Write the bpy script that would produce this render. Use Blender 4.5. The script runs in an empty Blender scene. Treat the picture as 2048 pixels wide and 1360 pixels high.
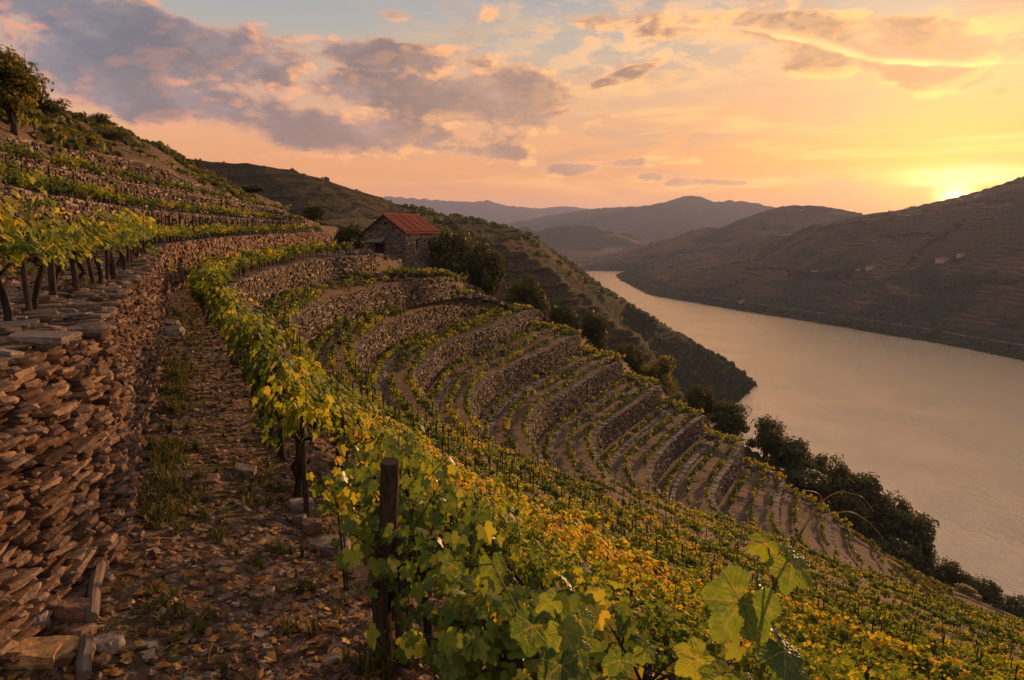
import bpy, math, random
import numpy as np
from mathutils import Vector, Matrix
from mathutils.bvhtree import BVHTree

random.seed(7); RNG = np.random.default_rng(11)
SC = bpy.context.scene
COL = SC.collection

# ---------------------------------------------------------------- camera
F = 1365.0
PITCH = math.radians(9.565)
CP, SP = math.cos(PITCH), math.sin(PITCH)
cam_d = bpy.data.cameras.new('camera'); cam = bpy.data.objects.new('camera', cam_d); COL.objects.link(cam)
cam_d.sensor_width = 36.0; cam_d.lens = 24.0; cam_d.clip_start = 0.05; cam_d.clip_end = 40000
cam.location = (0, 0, 0); cam.rotation_euler = (math.radians(90) - PITCH, 0, 0)
SC.camera = cam
SC.view_settings.view_transform = 'Standard'; SC.view_settings.look = 'None'
SC.view_settings.exposure = 0.58; SC.view_settings.gamma = 1.0
SC.cycles.max_bounces = 6; SC.cycles.diffuse_bounces = 3; SC.cycles.glossy_bounces = 3
SC.cycles.transmission_bounces = 4; SC.cycles.transparent_max_bounces = 6; SC.cycles.volume_bounces = 1
SC.cycles.use_denoising = True; SC.cycles.sample_clamp_indirect = 4.0
try: SC.cycles.volume_step_rate = 4.0
except Exception: pass

def pdir(u, v):
    a = (u - 1024) / F; b = (680 - v) / F
    return (a, CP + b * SP, -SP + b * CP)
def P(u, v, z):            # where the sight line through a picture point meets level z
    d = pdir(u, v); t = z / d[2]
    return (d[0] * t, d[1] * t, z)
def D(u, v, y):            # ... or distance y
    d = pdir(u, v); t = y / d[1]
    return (d[0] * t, y, d[2] * t)
def azel(u, v):
    d = pdir(u, v)
    return math.atan2(d[0], d[1]), math.atan2(d[2], math.hypot(d[0], d[1]))

# ---------------------------------------------------------------- node helper
class NT:
    def __init__(s, nt): s.t = nt; s.n = nt.nodes; s.l = nt.links
    def put(s, sock, v):
        if hasattr(v, 'is_linked') or isinstance(v, bpy.types.NodeSocket): s.l.new(v, sock)
        else:
            try: sock.default_value = v
            except Exception:
                sock.default_value = (*v, 1.0) if len(v) == 3 else v[:3]
    def new(s, typ, ins=None, **kw):
        n = s.n.new(typ)
        for k, v in kw.items(): setattr(n, k, v)
        for k, v in (ins or {}).items(): s.put(n.inputs[k], v)
        return n
    def m(s, op, a, b=None, c=None, clamp=False):
        n = s.n.new('ShaderNodeMath'); n.operation = op; n.use_clamp = clamp
        s.put(n.inputs[0], a)
        if b is not None: s.put(n.inputs[1], b)
        if c is not None: s.put(n.inputs[2], c)
        return n.outputs[0]
    def vm(s, op, a, b=None):
        n = s.n.new('ShaderNodeVectorMath'); n.operation = op
        s.put(n.inputs[0], a)
        if b is not None: s.put(n.inputs[1], b)
        return n.outputs[0]
    def comb(s, x, y, z=0.0):
        return s.new('ShaderNodeCombineXYZ', {0: x, 1: y, 2: z}).outputs[0]
    def mix(s, f, a, b, mode='MIX'):
        n = s.n.new('ShaderNodeMix'); n.data_type = 'RGBA'; n.blend_type = mode
        s.put(n.inputs[0], f); s.put(n.inputs[6], a); s.put(n.inputs[7], b)
        return n.outputs[2]
    def mapr(s, v, a, b, c=0.0, d=1.0, smooth=True):
        n = s.n.new('ShaderNodeMapRange'); n.interpolation_type = 'SMOOTHSTEP' if smooth else 'LINEAR'
        for i, q in enumerate((v, a, b, c, d)): s.put(n.inputs[i], q)
        return n.outputs[0]
    def ramp(s, v, stops):
        n = s.n.new('ShaderNodeValToRGB'); s.put(n.inputs[0], v)
        e = n.color_ramp.elements
        while len(e) < len(stops): e.new(0.5)
        for k, (p, c) in enumerate(stops): e[k].position = p; e[k].color = (*c, 1)
        return n.outputs[0]
    def noise(s, vec, scale, detail=4.0, rough=0.5, dist=0.0, dim='3D'):
        n = s.n.new('ShaderNodeTexNoise'); n.noise_dimensions = dim
        s.put(n.inputs['Vector'], vec); n.inputs['Scale'].default_value = scale
        n.inputs['Detail'].default_value = detail; n.inputs['Roughness'].default_value = rough
        n.inputs['Distortion'].default_value = dist
        return n.outputs[0]
    def voro(s, vec, scale, feat='F1', out=0, rand=1.0):
        n = s.n.new('ShaderNodeTexVoronoi'); n.feature = feat
        s.put(n.inputs['Vector'], vec); n.inputs['Scale'].default_value = scale
        n.inputs['Randomness'].default_value = rand
        return n.outputs[out]

# ---------------------------------------------------------------- sky and sun
SUN_AZ, SUN_EL = azel(1908, 392)
LAMP_EL = math.radians(6.0)
HAZE_D = 5.2e-5
w = bpy.data.worlds.new('World'); SC.world = w; w.use_nodes = True
t = NT(w.node_tree); w.node_tree.nodes.clear()
tc = t.new('ShaderNodeTexCoord').outputs['Generated']
dirn = t.vm('NORMALIZE', tc)
sx = t.new('ShaderNodeSeparateXYZ', {0: dirn})
X, Y, Z = sx.outputs
az = t.m('ARCTAN2', X, Y); el = t.m('ARCSINE', Z)
el0 = t.m('MAXIMUM', el, 0.0)
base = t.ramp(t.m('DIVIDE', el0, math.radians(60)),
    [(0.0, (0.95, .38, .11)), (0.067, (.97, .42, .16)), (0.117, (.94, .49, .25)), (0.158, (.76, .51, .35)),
     (0.225, (.52, .52, .46)), (0.29, (.36, .45, .52)), (0.50, (.42, .42, .46)), (1.0, (.48, .44, .45))])  # highest stops are out of view, brightened to light the ground as fill
# opposite the sun: unseen mauve grey sky, brightened to add fill light
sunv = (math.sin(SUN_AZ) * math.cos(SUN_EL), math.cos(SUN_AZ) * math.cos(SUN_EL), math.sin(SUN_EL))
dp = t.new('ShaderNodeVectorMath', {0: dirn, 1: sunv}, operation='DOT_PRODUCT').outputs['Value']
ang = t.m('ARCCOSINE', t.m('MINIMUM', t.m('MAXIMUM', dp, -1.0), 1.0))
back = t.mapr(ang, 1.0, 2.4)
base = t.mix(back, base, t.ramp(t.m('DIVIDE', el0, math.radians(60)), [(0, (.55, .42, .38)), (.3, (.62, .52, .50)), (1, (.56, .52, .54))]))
# warm fan round the sun, wider along the horizon
dx = t.m('SUBTRACT', az, SUN_AZ); dy = t.m('SUBTRACT', el, SUN_EL)
def gauss(ax, ay, sxr, syr):
    q = t.m('ADD', t.m('POWER', t.m('DIVIDE', ax, sxr), 2.0), t.m('POWER', t.m('DIVIDE', ay, syr), 2.0))
    return t.m('EXPONENT', t.m('MULTIPLY', q, -1.0))
wide = gauss(dx, dy, .55, .21); mid_ = gauss(dx, dy, .25, .10); near_ = gauss(dx, dy, .085, .045)
base = t.mix(t.m('MULTIPLY', wide, .80), base, (.76, .37, .155, 1))
base = t.mix(t.m('MULTIPLY', mid_, .80), base, (.98, .37, .05, 1))
base = t.mix(t.m('MULTIPLY', near_, .9), base, (1.5, .74, .05, 1))
# wisps: long thin streaks
def streaks(ka, ke, off, sc, lo, hi):
    v_ = t.comb(t.m('MULTIPLY', az, ka), t.m('MULTIPLY', el, ke), off)
    return t.mapr(t.noise(v_, sc, 7, .6, .5), lo, hi)
gate = t.m('MULTIPLY', t.mapr(ang, 1.0, .2), t.mapr(el, .01, .06))
base = t.mix(t.m('MULTIPLY', t.m('MULTIPLY', streaks(3.0, 15.0, 9.0, 1.9, .46, .68), gate), .80), base, (.58, .35, .26, 1))
base = t.mix(t.m('MULTIPLY', t.m('MULTIPLY', streaks(2.2, 16.0, 3.0, 1.6, .50, .72), gate), .85), base, (1.22, .70, .22, 1))
base = t.mix(t.m('MULTIPLY', t.m('MULTIPLY', streaks(5.0, 40.0, 1.0, 1.4, .55, .72), gate), .5), base, (1.1, .68, .26, 1))

# clouds: rounded masses in sky directions, broken by noise
def cnoise(ox, oy):
    a2 = t.m('ADD', az, ox); e2 = t.m('MULTIPLY', t.m('ADD', el, oy), 1.8)
    return t.noise(t.comb(a2, e2, 0.0), 9.0, 8, .58, 0.0)
n1 = cnoise(0, 0); n2 = cnoise(.014, -.010)
n0 = t.noise(t.comb(az, t.m('MULTIPLY', el, 2.2), 5.0), 3.2, 3, .5)
# u, v, half width, half height, weight, slant
CLOUDS = [(140, 25, 170, 30, 1.0, 0), (330, 50, 140, 30, .9, .10), (210, 120, 130, 48, 1.15, 0), (420, 115, 150, 50, 1.1, 0), (560, 135, 90, 30, .8, 0),
          (310, 195, 190, 38, 1.1, .05), (520, 215, 130, 32, .75, .15), (640, 95, 90, 14, .5, .1), (790, 120, 140, 24, 1.05, .05), (730, 185, 95, 26, 1.1, .05),
          (860, 195, 130, 34, 1.05, .1), (1010, 200, 120, 44, 1.5, .0), (1030, 262, 100, 20, .7, 0), (620, 258, 100, 30, .95, .05), (780, 272, 170, 34, 1.05, .08),
          (950, 300, 120, 16, .85, 0), (1140, 328, 62, 12, 1.1, 0), (1235, 322, 80, 7, .95, 0), (1285, 347, 32, 7, 1.1, 0), (1355, 362, 40, 8, 1.15, 0),
          (1435, 358, 42, 5, 1.0, 0), (1262, 152, 72, 9, 1.0, -.30), (800, 32, 40, 13, .75, 0), (985, 35, 40, 12, .7, 0),
          (1640, 62, 330, 22, 1.0, .11), (1900, 92, 260, 30, 1.1, .03), (2300, 95, 300, 34, 1.0, 0), (-300, 100, 300, 90, 1.0, 0)]
aw = t.m('ADD', az, t.m('MULTIPLY', t.m('SUBTRACT', n0, .5), .07)); ew = t.m('ADD', el, t.m('MULTIPLY', t.m('SUBTRACT', n0, .5), -.035))
d1 = None
for (u, v, ru, rv, amp, slant) in CLOUDS:
    ca, ce = azel(u, v)
    qx = t.m('MULTIPLY', t.m('SUBTRACT', aw, ca), F / ru / 1.36)
    qy = t.m('MULTIPLY', t.m('SUBTRACT', ew, ce), F / rv / 1.36)
    if slant: qy = t.m('MULTIPLY_ADD', qx, slant * ru / rv, qy)
    q = t.m('MULTIPLY_ADD', qx, qx, t.m('MULTIPLY', qy, qy))
    g = t.m('MULTIPLY', t.m('POWER', .3679, q), amp)
    d1 = g if d1 is None else t.m('SMOOTH_MAX', d1, g, .3)
d1 = t.m('MULTIPLY_ADD', t.m('MULTIPLY', t.m('SUBTRACT', n1, .5), 2.5), t.mapr(d1, .0, .35), d1)
cover = t.mapr(d1, .34, .68)
core = t.mapr(d1, .50, 1.15)
lit = t.m('ADD', t.mapr(t.m('SUBTRACT', n1, n2), .0, .10), t.m('MULTIPLY', t.mapr(d1, .80, .45), .55), clamp=True)
lit = t.m('MULTIPLY', lit, t.m('SUBTRACT', 1.0, t.m('MULTIPLY', core, .80)))
tosun = t.mapr(ang, 1.25, .25)
dark = t.mix(tosun, (.145, .155, .215, 1), (.36, .20, .15, 1))
bluer = t.mapr(az, -.35, -.75)
dark = t.mix(t.m('MULTIPLY', bluer, .75), dark, (.15, .22, .34, 1))
edge = t.mix(tosun, (.98, .44, .28, 1), (1.4, .72, .22, 1))
body = t.mix(t.m('MULTIPLY', t.mapr(n1, .60, .36), .75), dark, t.mix(tosun, (.36, .33, .40, 1), (.72, .40, .27, 1)))
lowsky = t.mapr(el, .20, .05)
body = t.mix(t.m('MULTIPLY', lowsky, .30), body, (.62, .36, .28, 1))
cc = t.mix(lit, body, edge)
base = t.mix(t.m('MULTIPLY', cover, .95), base, cc)
# the bright lining under the long cloud at the upper right
def lining(pts, wdt, strength):
    global base
    for (u0, v0), (u1, v1) in zip(pts[:-1], pts[1:]):
        a0, e0 = azel(u0, v0); a1, e1 = azel(u1, v1)
        sl = (e1 - e0) / (a1 - a0)
        line = t.m('SUBTRACT', t.m('SUBTRACT', el, e0), t.m('MULTIPLY', t.m('SUBTRACT', az, a0), sl))
        line = t.m('ADD', line, t.m('MULTIPLY', t.m('SUBTRACT', n1, .5), .03))
        inr = t.m('MULTIPLY', t.mapr(az, a0 - .03, a0 + .03), t.mapr(az, a1 + .03, a1 - .03))
        up = t.m('GREATER_THAN', line, 0.0)
        wd = t.m('ADD', t.m('MULTIPLY', up, t.m('MULTIPLY', wdt * 1.6, t.mapr(n1, .35, .65))), wdt * .40)
        g = t.m('MULTIPLY', t.m('EXPONENT', t.m('MULTIPLY', t.m('POWER', t.m('DIVIDE', line, wd), 2.0), -1.0)), inr)
        base = t.mix(t.m('MULTIPLY', g, t.m('MULTIPLY', t.mapr(n1, .38, .55, .35, 1.0), strength)), base, (1.45, .88, .33, 1))
lining([(1330, 52), (1500, 62), (1640, 88), (1740, 120)], .0052, .9)
lining([(1740, 122), (1900, 130), (2080, 132), (2500, 120)], .0042, 1.0)
# small bright flecks by the upper middle
fl = t.noise(t.comb(az, t.m('MULTIPLY', el, 2.6), 7.0), 17, 5, .6, .3)
ca, ce = azel(1290, 85)
flm = t.m('MULTIPLY', t.mapr(fl, .47, .60), gauss(t.m('SUBTRACT', az, ca), t.m('SUBTRACT', el, ce), 270 / F, 80 / F))
base = t.mix(t.m('MULTIPLY', flm, .9), base, (1.1, .66, .32, 1))
# glow streaks just over the sun and the sun itself
for (u, v, ru, rv, am) in ((1930, 345, 60, 5, 1.0), (1960, 357, 70, 5, 1.0), (1895, 366, 42, 4, .9), (1930, 352, 90, 16, .6)):
    ca, ce = azel(u, v)
    g = gauss(t.m('SUBTRACT', az, ca), t.m('ADD', t.m('SUBTRACT', el, ce), t.m('MULTIPLY', t.m('SUBTRACT', n1, .5), .010)), ru / F, rv / F)
    base = t.mix(t.m('MULTIPLY', g, am), base, (2.2, 1.6, .6, 1))
disc = gauss(dx, dy, .015, .010)
base = t.mix(disc, base, (6.0, 4.5, 1.6, 1))
# below the horizon (never seen: ground): dull earth light
base = t.mix(t.mapr(el, -.02, -.12), base, (.10, .075, .06, 1))
nish = t.new('ShaderNodeTexSky', sky_type='NISHITA', sun_disc=False, sun_elevation=LAMP_EL, sun_rotation=SUN_AZ,
             dust_density=3.0, air_density=1.4, ozone_density=1.5)
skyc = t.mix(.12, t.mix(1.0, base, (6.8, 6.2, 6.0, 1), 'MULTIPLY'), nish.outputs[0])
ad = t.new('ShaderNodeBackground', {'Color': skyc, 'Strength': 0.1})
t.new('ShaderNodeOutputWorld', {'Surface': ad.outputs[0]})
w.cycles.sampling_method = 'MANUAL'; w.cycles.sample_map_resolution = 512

sun_d = bpy.data.lights.new('sun', 'SUN'); sun_d.energy = 5.0; sun_d.angle = math.radians(0.8); sun_d.color = (1.0, .52, .22)
sun = bpy.data.objects.new('sun', sun_d); COL.objects.link(sun)
sv = Vector((math.sin(SUN_AZ) * math.cos(LAMP_EL), math.cos(SUN_AZ) * math.cos(LAMP_EL), math.sin(LAMP_EL)))
sun.rotation_euler = sv.to_track_quat('Z', 'Y').to_euler()

# ---------------------------------------------------------------- numeric helpers
def _h(ix, iy, s):
    n = (ix.astype(np.int64) * 374761393 + iy.astype(np.int64) * 668265263 + s * 1442695041) & 0xffffffff
    n = ((n ^ (n >> 13)) * 1274126177) & 0xffffffff
    return ((n ^ (n >> 16)) & 0xffff) / 65535.0
def vnoise(x, y, s=0):
    ix = np.floor(x); iy = np.floor(y); fx = x - ix; fy = y - iy
    fx = fx * fx * (3 - 2 * fx); fy = fy * fy * (3 - 2 * fy)
    a = _h(ix, iy, s); b = _h(ix + 1, iy, s); c = _h(ix, iy + 1, s); d = _h(ix + 1, iy + 1, s)
    return (a + (b - a) * fx) * (1 - fy) + (c + (d - c) * fx) * fy
def fbm(x, y, o=4, s=0):
    x = np.asarray(x, float); y = np.asarray(y, float)
    r = 0; a = .5; tt = 0
    for k in range(o):
        r = r + a * vnoise(x, y, s + k * 17); tt += a; a *= .5; x = x * 2.03 + 5.1; y = y * 2.03 + 1.7
    return r / tt
def pchip(Pts, q):
    Pts = np.asarray(Pts, float); n = len(Pts); d = np.diff(Pts, axis=0)
    m = np.zeros_like(Pts)
    with np.errstate(all='ignore'):
        hm = 2 * d[:-1] * d[1:] / (d[:-1] + d[1:])
    am = .5 * (d[:-1] + d[1:])
    same = (d[:-1] * d[1:] > 0)
    m[1:-1] = np.where(same, np.nan_to_num(hm) * .6 + am * .4, am * .35)
    m[0] = d[0]; m[-1] = d[-1]
    i = np.clip(np.floor(q).astype(int), 0, n - 2); f = (q - i)[:, None]
    h00 = 2 * f**3 - 3 * f**2 + 1; h10 = f**3 - 2 * f**2 + f; h01 = -2 * f**3 + 3 * f**2; h11 = f**3 - f**2
    return h00 * Pts[i] + h10 * m[i] + h01 * Pts[i + 1] + h11 * m[i + 1]

def mesh_np(name, V, faces, mats, attrs=None, fmat=None, smooth=False, pattrs=None):
    """V (n,3); faces list of int arrays (m,k) with k = 3 or 4"""
    me = bpy.data.meshes.new(name)
    V = np.asarray(V, np.float32); me.vertices.add(len(V)); me.vertices.foreach_set('co', V.ravel())
    if not isinstance(faces, list): faces = [faces]
    faces = [np.asarray(f) for f in faces if len(f)]
    tot = sum(f.size for f in faces); nf = sum(len(f) for f in faces)
    me.loops.add(tot); me.polygons.add(nf)
    me.loops.foreach_set('vertex_index', np.concatenate([f.ravel() for f in faces]).astype(np.int32))
    lens = np.concatenate([np.full(len(f), f.shape[1]) for f in faces]); st = np.concatenate([[0], np.cumsum(lens)[:-1]])
    me.polygons.foreach_set('loop_start', st.astype(np.int32))
    if fmat is not None: me.polygons.foreach_set('material_index', np.asarray(fmat, np.int32))
    me.polygons.foreach_set('use_smooth', np.full(nf, bool(smooth)))
    for k, a in (attrs or {}).items():
        me.attributes.new(k, 'FLOAT', 'FACE').data.foreach_set('value', np.asarray(a, np.float32))
    for k, a in (pattrs or {}).items():
        me.attributes.new(k, 'FLOAT', 'POINT').data.foreach_set('value', np.asarray(a, np.float32))
    for m in (mats if isinstance(mats, (list, tuple)) else [mats]): me.materials.append(m)
    me.update(calc_edges=True)
    return me
def link(name, me, parent=None, loc=None, rz=None, scale=None):
    o = bpy.data.objects.new(name, me); COL.objects.link(o)
    if parent is not None: o.parent = parent
    if loc is not None: o.location = loc
    if rz is not None: o.rotation_euler = (0, 0, rz)
    if scale is not None: o.scale = scale if hasattr(scale, '__len__') else (scale,) * 3
    return o
def tag(o, label=None, cat=None, group=None, kind=None):
    if label: o['label'] = label
    if cat: o['category'] = cat
    if group: o['group'] = group
    if kind: o['kind'] = kind
    return o
class MB:                      # gathers pieces, then becomes one mesh
    def __init__(s): s.V = []; s.F3 = []; s.F4 = []; s.a3 = []; s.a4 = []; s.n = 0; s.m3 = []; s.m4 = []
    def add(s, V, F, r=None, mat=0):
        V = np.asarray(V, float).reshape(-1, 3); F = np.asarray(F)
        rr = np.full(len(F), RNG.random() if r is None else r) if np.ndim(r) == 0 else np.asarray(r)
        (s.F3 if F.shape[1] == 3 else s.F4).append(F + s.n); (s.a3 if F.shape[1] == 3 else s.a4).append(rr)
        (s.m3 if F.shape[1] == 3 else s.m4).append(np.full(len(F), mat))
        s.V.append(V); s.n += len(V)
    def build(s, name, mats, smooth=False):
        fs = []; aa = []; mm = []
        if s.F3: fs.append(np.concatenate(s.F3)); aa += s.a3; mm += s.m3
        if s.F4: fs.append(np.concatenate(s.F4)); aa += s.a4; mm += s.m4
        return mesh_np(name, np.concatenate(s.V), fs, mats, {'rnd': np.concatenate(aa)}, np.concatenate(mm), smooth)
    def tube(s, pts, rad, n=7, r=None, cap=True, mat=0, rough=0.0):
        pts = np.asarray(pts, float); rad = np.broadcast_to(rad, (len(pts),))
        tg = np.gradient(pts, axis=0); tg /= np.linalg.norm(tg, axis=1)[:, None] + 1e-9
        ref = np.array([0, 0, 1.0]) if abs(tg[0][2]) < .8 else np.array([1.0, 0, 0])
        V = []
        for p, g, rr in zip(pts, tg, rad):
            a = np.cross(g, ref); a /= np.linalg.norm(a) + 1e-9; b = np.cross(g, a)
            th = np.arange(n) / n * 2 * np.pi
            k = rr * (1 + rough * (RNG.random(n) - .5))
            V.append(p + (np.cos(th) * k)[:, None] * a + (np.sin(th) * k)[:, None] * b)
        V = np.concatenate(V); F4 = []
        for i in range(len(pts) - 1):
            for j in range(n): F4.append((i * n + j, i * n + (j + 1) % n, (i + 1) * n + (j + 1) % n, (i + 1) * n + j))
        r0 = RNG.random() if r is None else r
        s.add(V, F4, r0, mat)
        if cap:
            for c, ring in ((pts[0], 0), (pts[-1], len(pts) - 1)):
                k = V[ring * n:(ring + 1) * n]
                s.add(np.vstack([k, k.mean(0)]), [(j, (j + 1) % n, n) for j in range(n)], r0, mat)
    def box(s, c, size, rz=0.0, r=None, jit=0.0, mat=0):
        V = np.array([(x, y, z) for z in (-.5, .5) for y in (-.5, .5) for x in (-.5, .5)]) * size
        if jit: V = V + (RNG.random(V.shape) - .5) * jit
        cz, sz = math.cos(rz), math.sin(rz)
        V = np.column_stack([V[:, 0] * cz - V[:, 1] * sz, V[:, 0] * sz + V[:, 1] * cz, V[:, 2]]) + np.asarray(c)
        s.add(V, BOXF, r, mat)
BOXF = np.array([(0, 2, 3, 1), (4, 5, 7, 6), (0, 1, 5, 4), (2, 6, 7, 3), (0, 4, 6, 2), (1, 3, 7, 5)])
# ---------------------------------------------------------------- materials
def material(name):
    m = bpy.data.materials.new(name); m.use_nodes = True; m.node_tree.nodes.clear()
    return m, NT(m.node_tree)
def finish(t, col, rough=.85, bump=None, bstr=.5, bdist=.05, spec=.05, trans=None, tcol=None):
    ins = {'Base Color': col, 'Roughness': rough, 'Specular IOR Level': spec}
    b = t.new('ShaderNodeBsdfPrincipled', ins)
    if bump is not None:
        bn = t.new('ShaderNodeBump', {'Height': bump, 'Strength': bstr, 'Distance': bdist})
        t.l.new(bn.outputs[0], b.inputs['Normal'])
    sh = b.outputs[0]
    if trans:
        tr = t.new('ShaderNodeBsdfTranslucent', {'Color': tcol if tcol is not None else col})
        sh = t.new('ShaderNodeMixShader', {0: trans, 1: sh, 2: tr.outputs[0]}).outputs[0]
    t.new('ShaderNodeOutputMaterial', {'Surface': sh})
def pos(t): return t.new('ShaderNodeNewGeometry').outputs['Position']
def attr(t, n): return t.new('ShaderNodeAttribute', attribute_name=n).outputs['Fac']
def objc(t): return t.new('ShaderNodeTexCoord').outputs['Object']

def mk_soil():
    m, t = material('terrace_soil'); p = pos(t)
    a = t.noise(p, .35, 5, .6); b = t.noise(p, 3.0, 5, .65); c = t.noise(p, 14, 5, .7); v = t.voro(p, 17)
    vv = t.new('ShaderNodeTexVoronoi', {'Vector': p}, feature='F1'); vv.inputs['Scale'].default_value = 17
    chip = t.new('ShaderNodeSeparateColor', {0: vv.outputs['Color']}).outputs[0]
    col = t.ramp(b, [(.30, (.036, .021, .013)), (.48, (.090, .052, .032)), (.62, (.135, .082, .052)), (.8, (.20, .135, .092))])
    stone = t.ramp(chip, [(0, (.06, .045, .035)), (.5, (.19, .13, .095)), (.85, (.33, .25, .19)), (1, (.46, .37, .30))])
    col = t.mix(t.mapr(c, .46, .60), col, stone)
    grass = t.mapr(t.noise(p, .55, 4, .6), .46, .60)
    gcol = t.ramp(t.noise(p, 8, 3, .6), [(.3, (.035, .045, .012)), (.6, (.10, .095, .03)), (.8, (.20, .15, .05))])
    g2 = t.m('MULTIPLY', grass, t.mapr(t.noise(p, 6, 4, .7), .42, .6))
    col = t.mix(t.m('MULTIPLY', g2, .8), col, gcol)
    col = t.mix(t.mapr(a, .45, .7), col, t.mix(.5, col, (.16, .10, .055, 1)))
    h = t.m('ADD', t.m('MULTIPLY', v, -.7), t.m('ADD', c, t.m('MULTIPLY', b, 1.5)))
    finish(t, col, .9, h, .9, .06)
    return m
def mk_stone(name, cols, bscale=16, bd=.02, moss=.25, spec=.05):
    m, t = material(name); p = pos(t); r = attr(t, 'rnd')
    col = t.ramp(r, [(k / (len(cols) - 1), c) for k, c in enumerate(cols)])
    n = t.noise(p, bscale, 6, .68); n2 = t.noise(p, bscale * .22, 4, .6)
    lay = t.noise(t.vm('MULTIPLY', p, (1.0, 1.0, 7.0)), bscale * .5, 4, .6)
    col = t.mix(t.mapr(n, .35, .7), t.mix(.45, col, (.02, .016, .013, 1)), col)
    col = t.mix(t.m('MULTIPLY', t.mapr(n2, .50, .62), moss), col, (.045, .055, .022, 1))
    col = t.mix(t.m('MULTIPLY', t.mapr(t.noise(p, bscale * .8, 3, .5), .62, .72), .5), col, (.42, .38, .30, 1))
    finish(t, col, .8, t.m('ADD', n, lay), .8 if bscale > 15 else .3, bd, spec)
    return m
def mk_leaf(name, stops, trans=.45, rough=.5, hv=.0):
    m, t = material(name); r = attr(t, 'rnd')
    oi = t.new('ShaderNodeObjectInfo').outputs['Random']
    rr = t.m('ADD', r, t.m('MULTIPLY', t.m('SUBTRACT', oi, .5), hv), clamp=True)
    col = t.ramp(rr, stops)
    p = pos(t)
    n = t.noise(p, 30, 2, .5)
    col = t.mix(t.mapr(n, .4, .75), col, t.mix(.35, col, (.35, .22, .03, 1)))
    tc_ = t.mix(.5, col, t.mix(1.0, col, (1.9, 1.7, .9, 1), 'MULTIPLY'))
    finish(t, col, rough, None, spec=.22, trans=trans, tcol=tc_)
    return m
VSTOPS = [(0, (.022, .050, .012)), (.30, (.055, .105, .015)), (.52, (.13, .19, .018)), (.70, (.34, .32, .022)), (.88, (.52, .36, .025)), (1, (.46, .18, .025))]
M = {}
M['soil'] = mk_soil()
M['wall'] = mk_stone('schist_wall', [(.030, .020, .015), (.070, .044, .030), (.12, .074, .050), (.085, .062, .047), (.15, .105, .075), (.10, .075, .055), (.22, .165, .125), (.42, .34, .27)], 14, .03, .35)
M['wallnear'] = mk_stone('schist_wall_rough', [(.05, .03, .022), (.12, .068, .044), (.22, .12, .07), (.16, .11, .085), (.26, .17, .12), (.36, .24, .16)], 22, .02, .12)
M['cap'] = mk_stone('schist_coping', [(.09, .065, .05), (.17, .125, .098), (.26, .20, .155), (.36, .29, .235), (.22, .18, .15)], 18, .02, .1)
M['capnear'] = mk_stone('schist_coping_near', [(.07, .045, .032), (.14, .09, .063), (.20, .14, .10), (.13, .10, .08), (.28, .21, .16)], 24, .015, .1)
M['slab'] = mk_stone('pale_schist', [(.16, .115, .09), (.25, .19, .15), (.33, .265, .22), (.24, .22, .20)], 26, .012, .1, .2)
M['chips'] = mk_stone('schist_chips', [(.055, .027, .015), (.12, .060, .034), (.19, .10, .057), (.14, .082, .055), (.24, .16, .11), (.40, .30, .22)], 30, .008, .05)
M['vine'] = mk_leaf('vine_leaves', VSTOPS, .45, .62, .30)
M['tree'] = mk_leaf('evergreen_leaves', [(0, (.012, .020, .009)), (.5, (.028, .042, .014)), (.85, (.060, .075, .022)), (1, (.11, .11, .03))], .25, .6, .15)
M['scrub'] = mk_leaf('scrub_leaves', [(0, (.035, .050, .022)), (.5, (.060, .080, .030)), (.85, (.10, .115, .040)), (1, (.17, .15, .05))], .3, .7)
M['treey'] = mk_leaf('yellowing_leaves', [(0, (.03, .045, .012)), (.5, (.09, .10, .018)), (.85, (.22, .18, .025)), (1, (.32, .20, .03))], .4, .6, .15)
M['grass'] = mk_leaf('grass_blades', [(0, (.02, .04, .012)), (.5, (.06, .08, .02)), (.8, (.16, .13, .04)), (1, (.28, .20, .08))], .3, .7)
M['litter'] = mk_leaf('dry_leaves', [(0, (.10, .05, .025)), (.4, (.20, .09, .035)), (.7, (.32, .17, .05)), (1, (.42, .27, .10))], .2, .7)
def mk_wood(name, a, b, sc=9):
    m, t = material(name); p = objc(t)
    n = t.noise(t.vm('MULTIPLY', p, (1, 1, .12)), sc * 4, 5, .65)
    finish(t, t.ramp(n, [(.3, a), (.7, b)]), .85, n, .7, .01)
    return m
M['bark'] = mk_wood('vine_bark', (.012, .009, .007), (.055, .038, .028))
M['post'] = mk_wood('weathered_post', (.020, .014, .011), (.085, .060, .045))
M['plank'] = mk_wood('weathered_plank', (.07, .055, .045), (.20, .155, .125))
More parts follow.
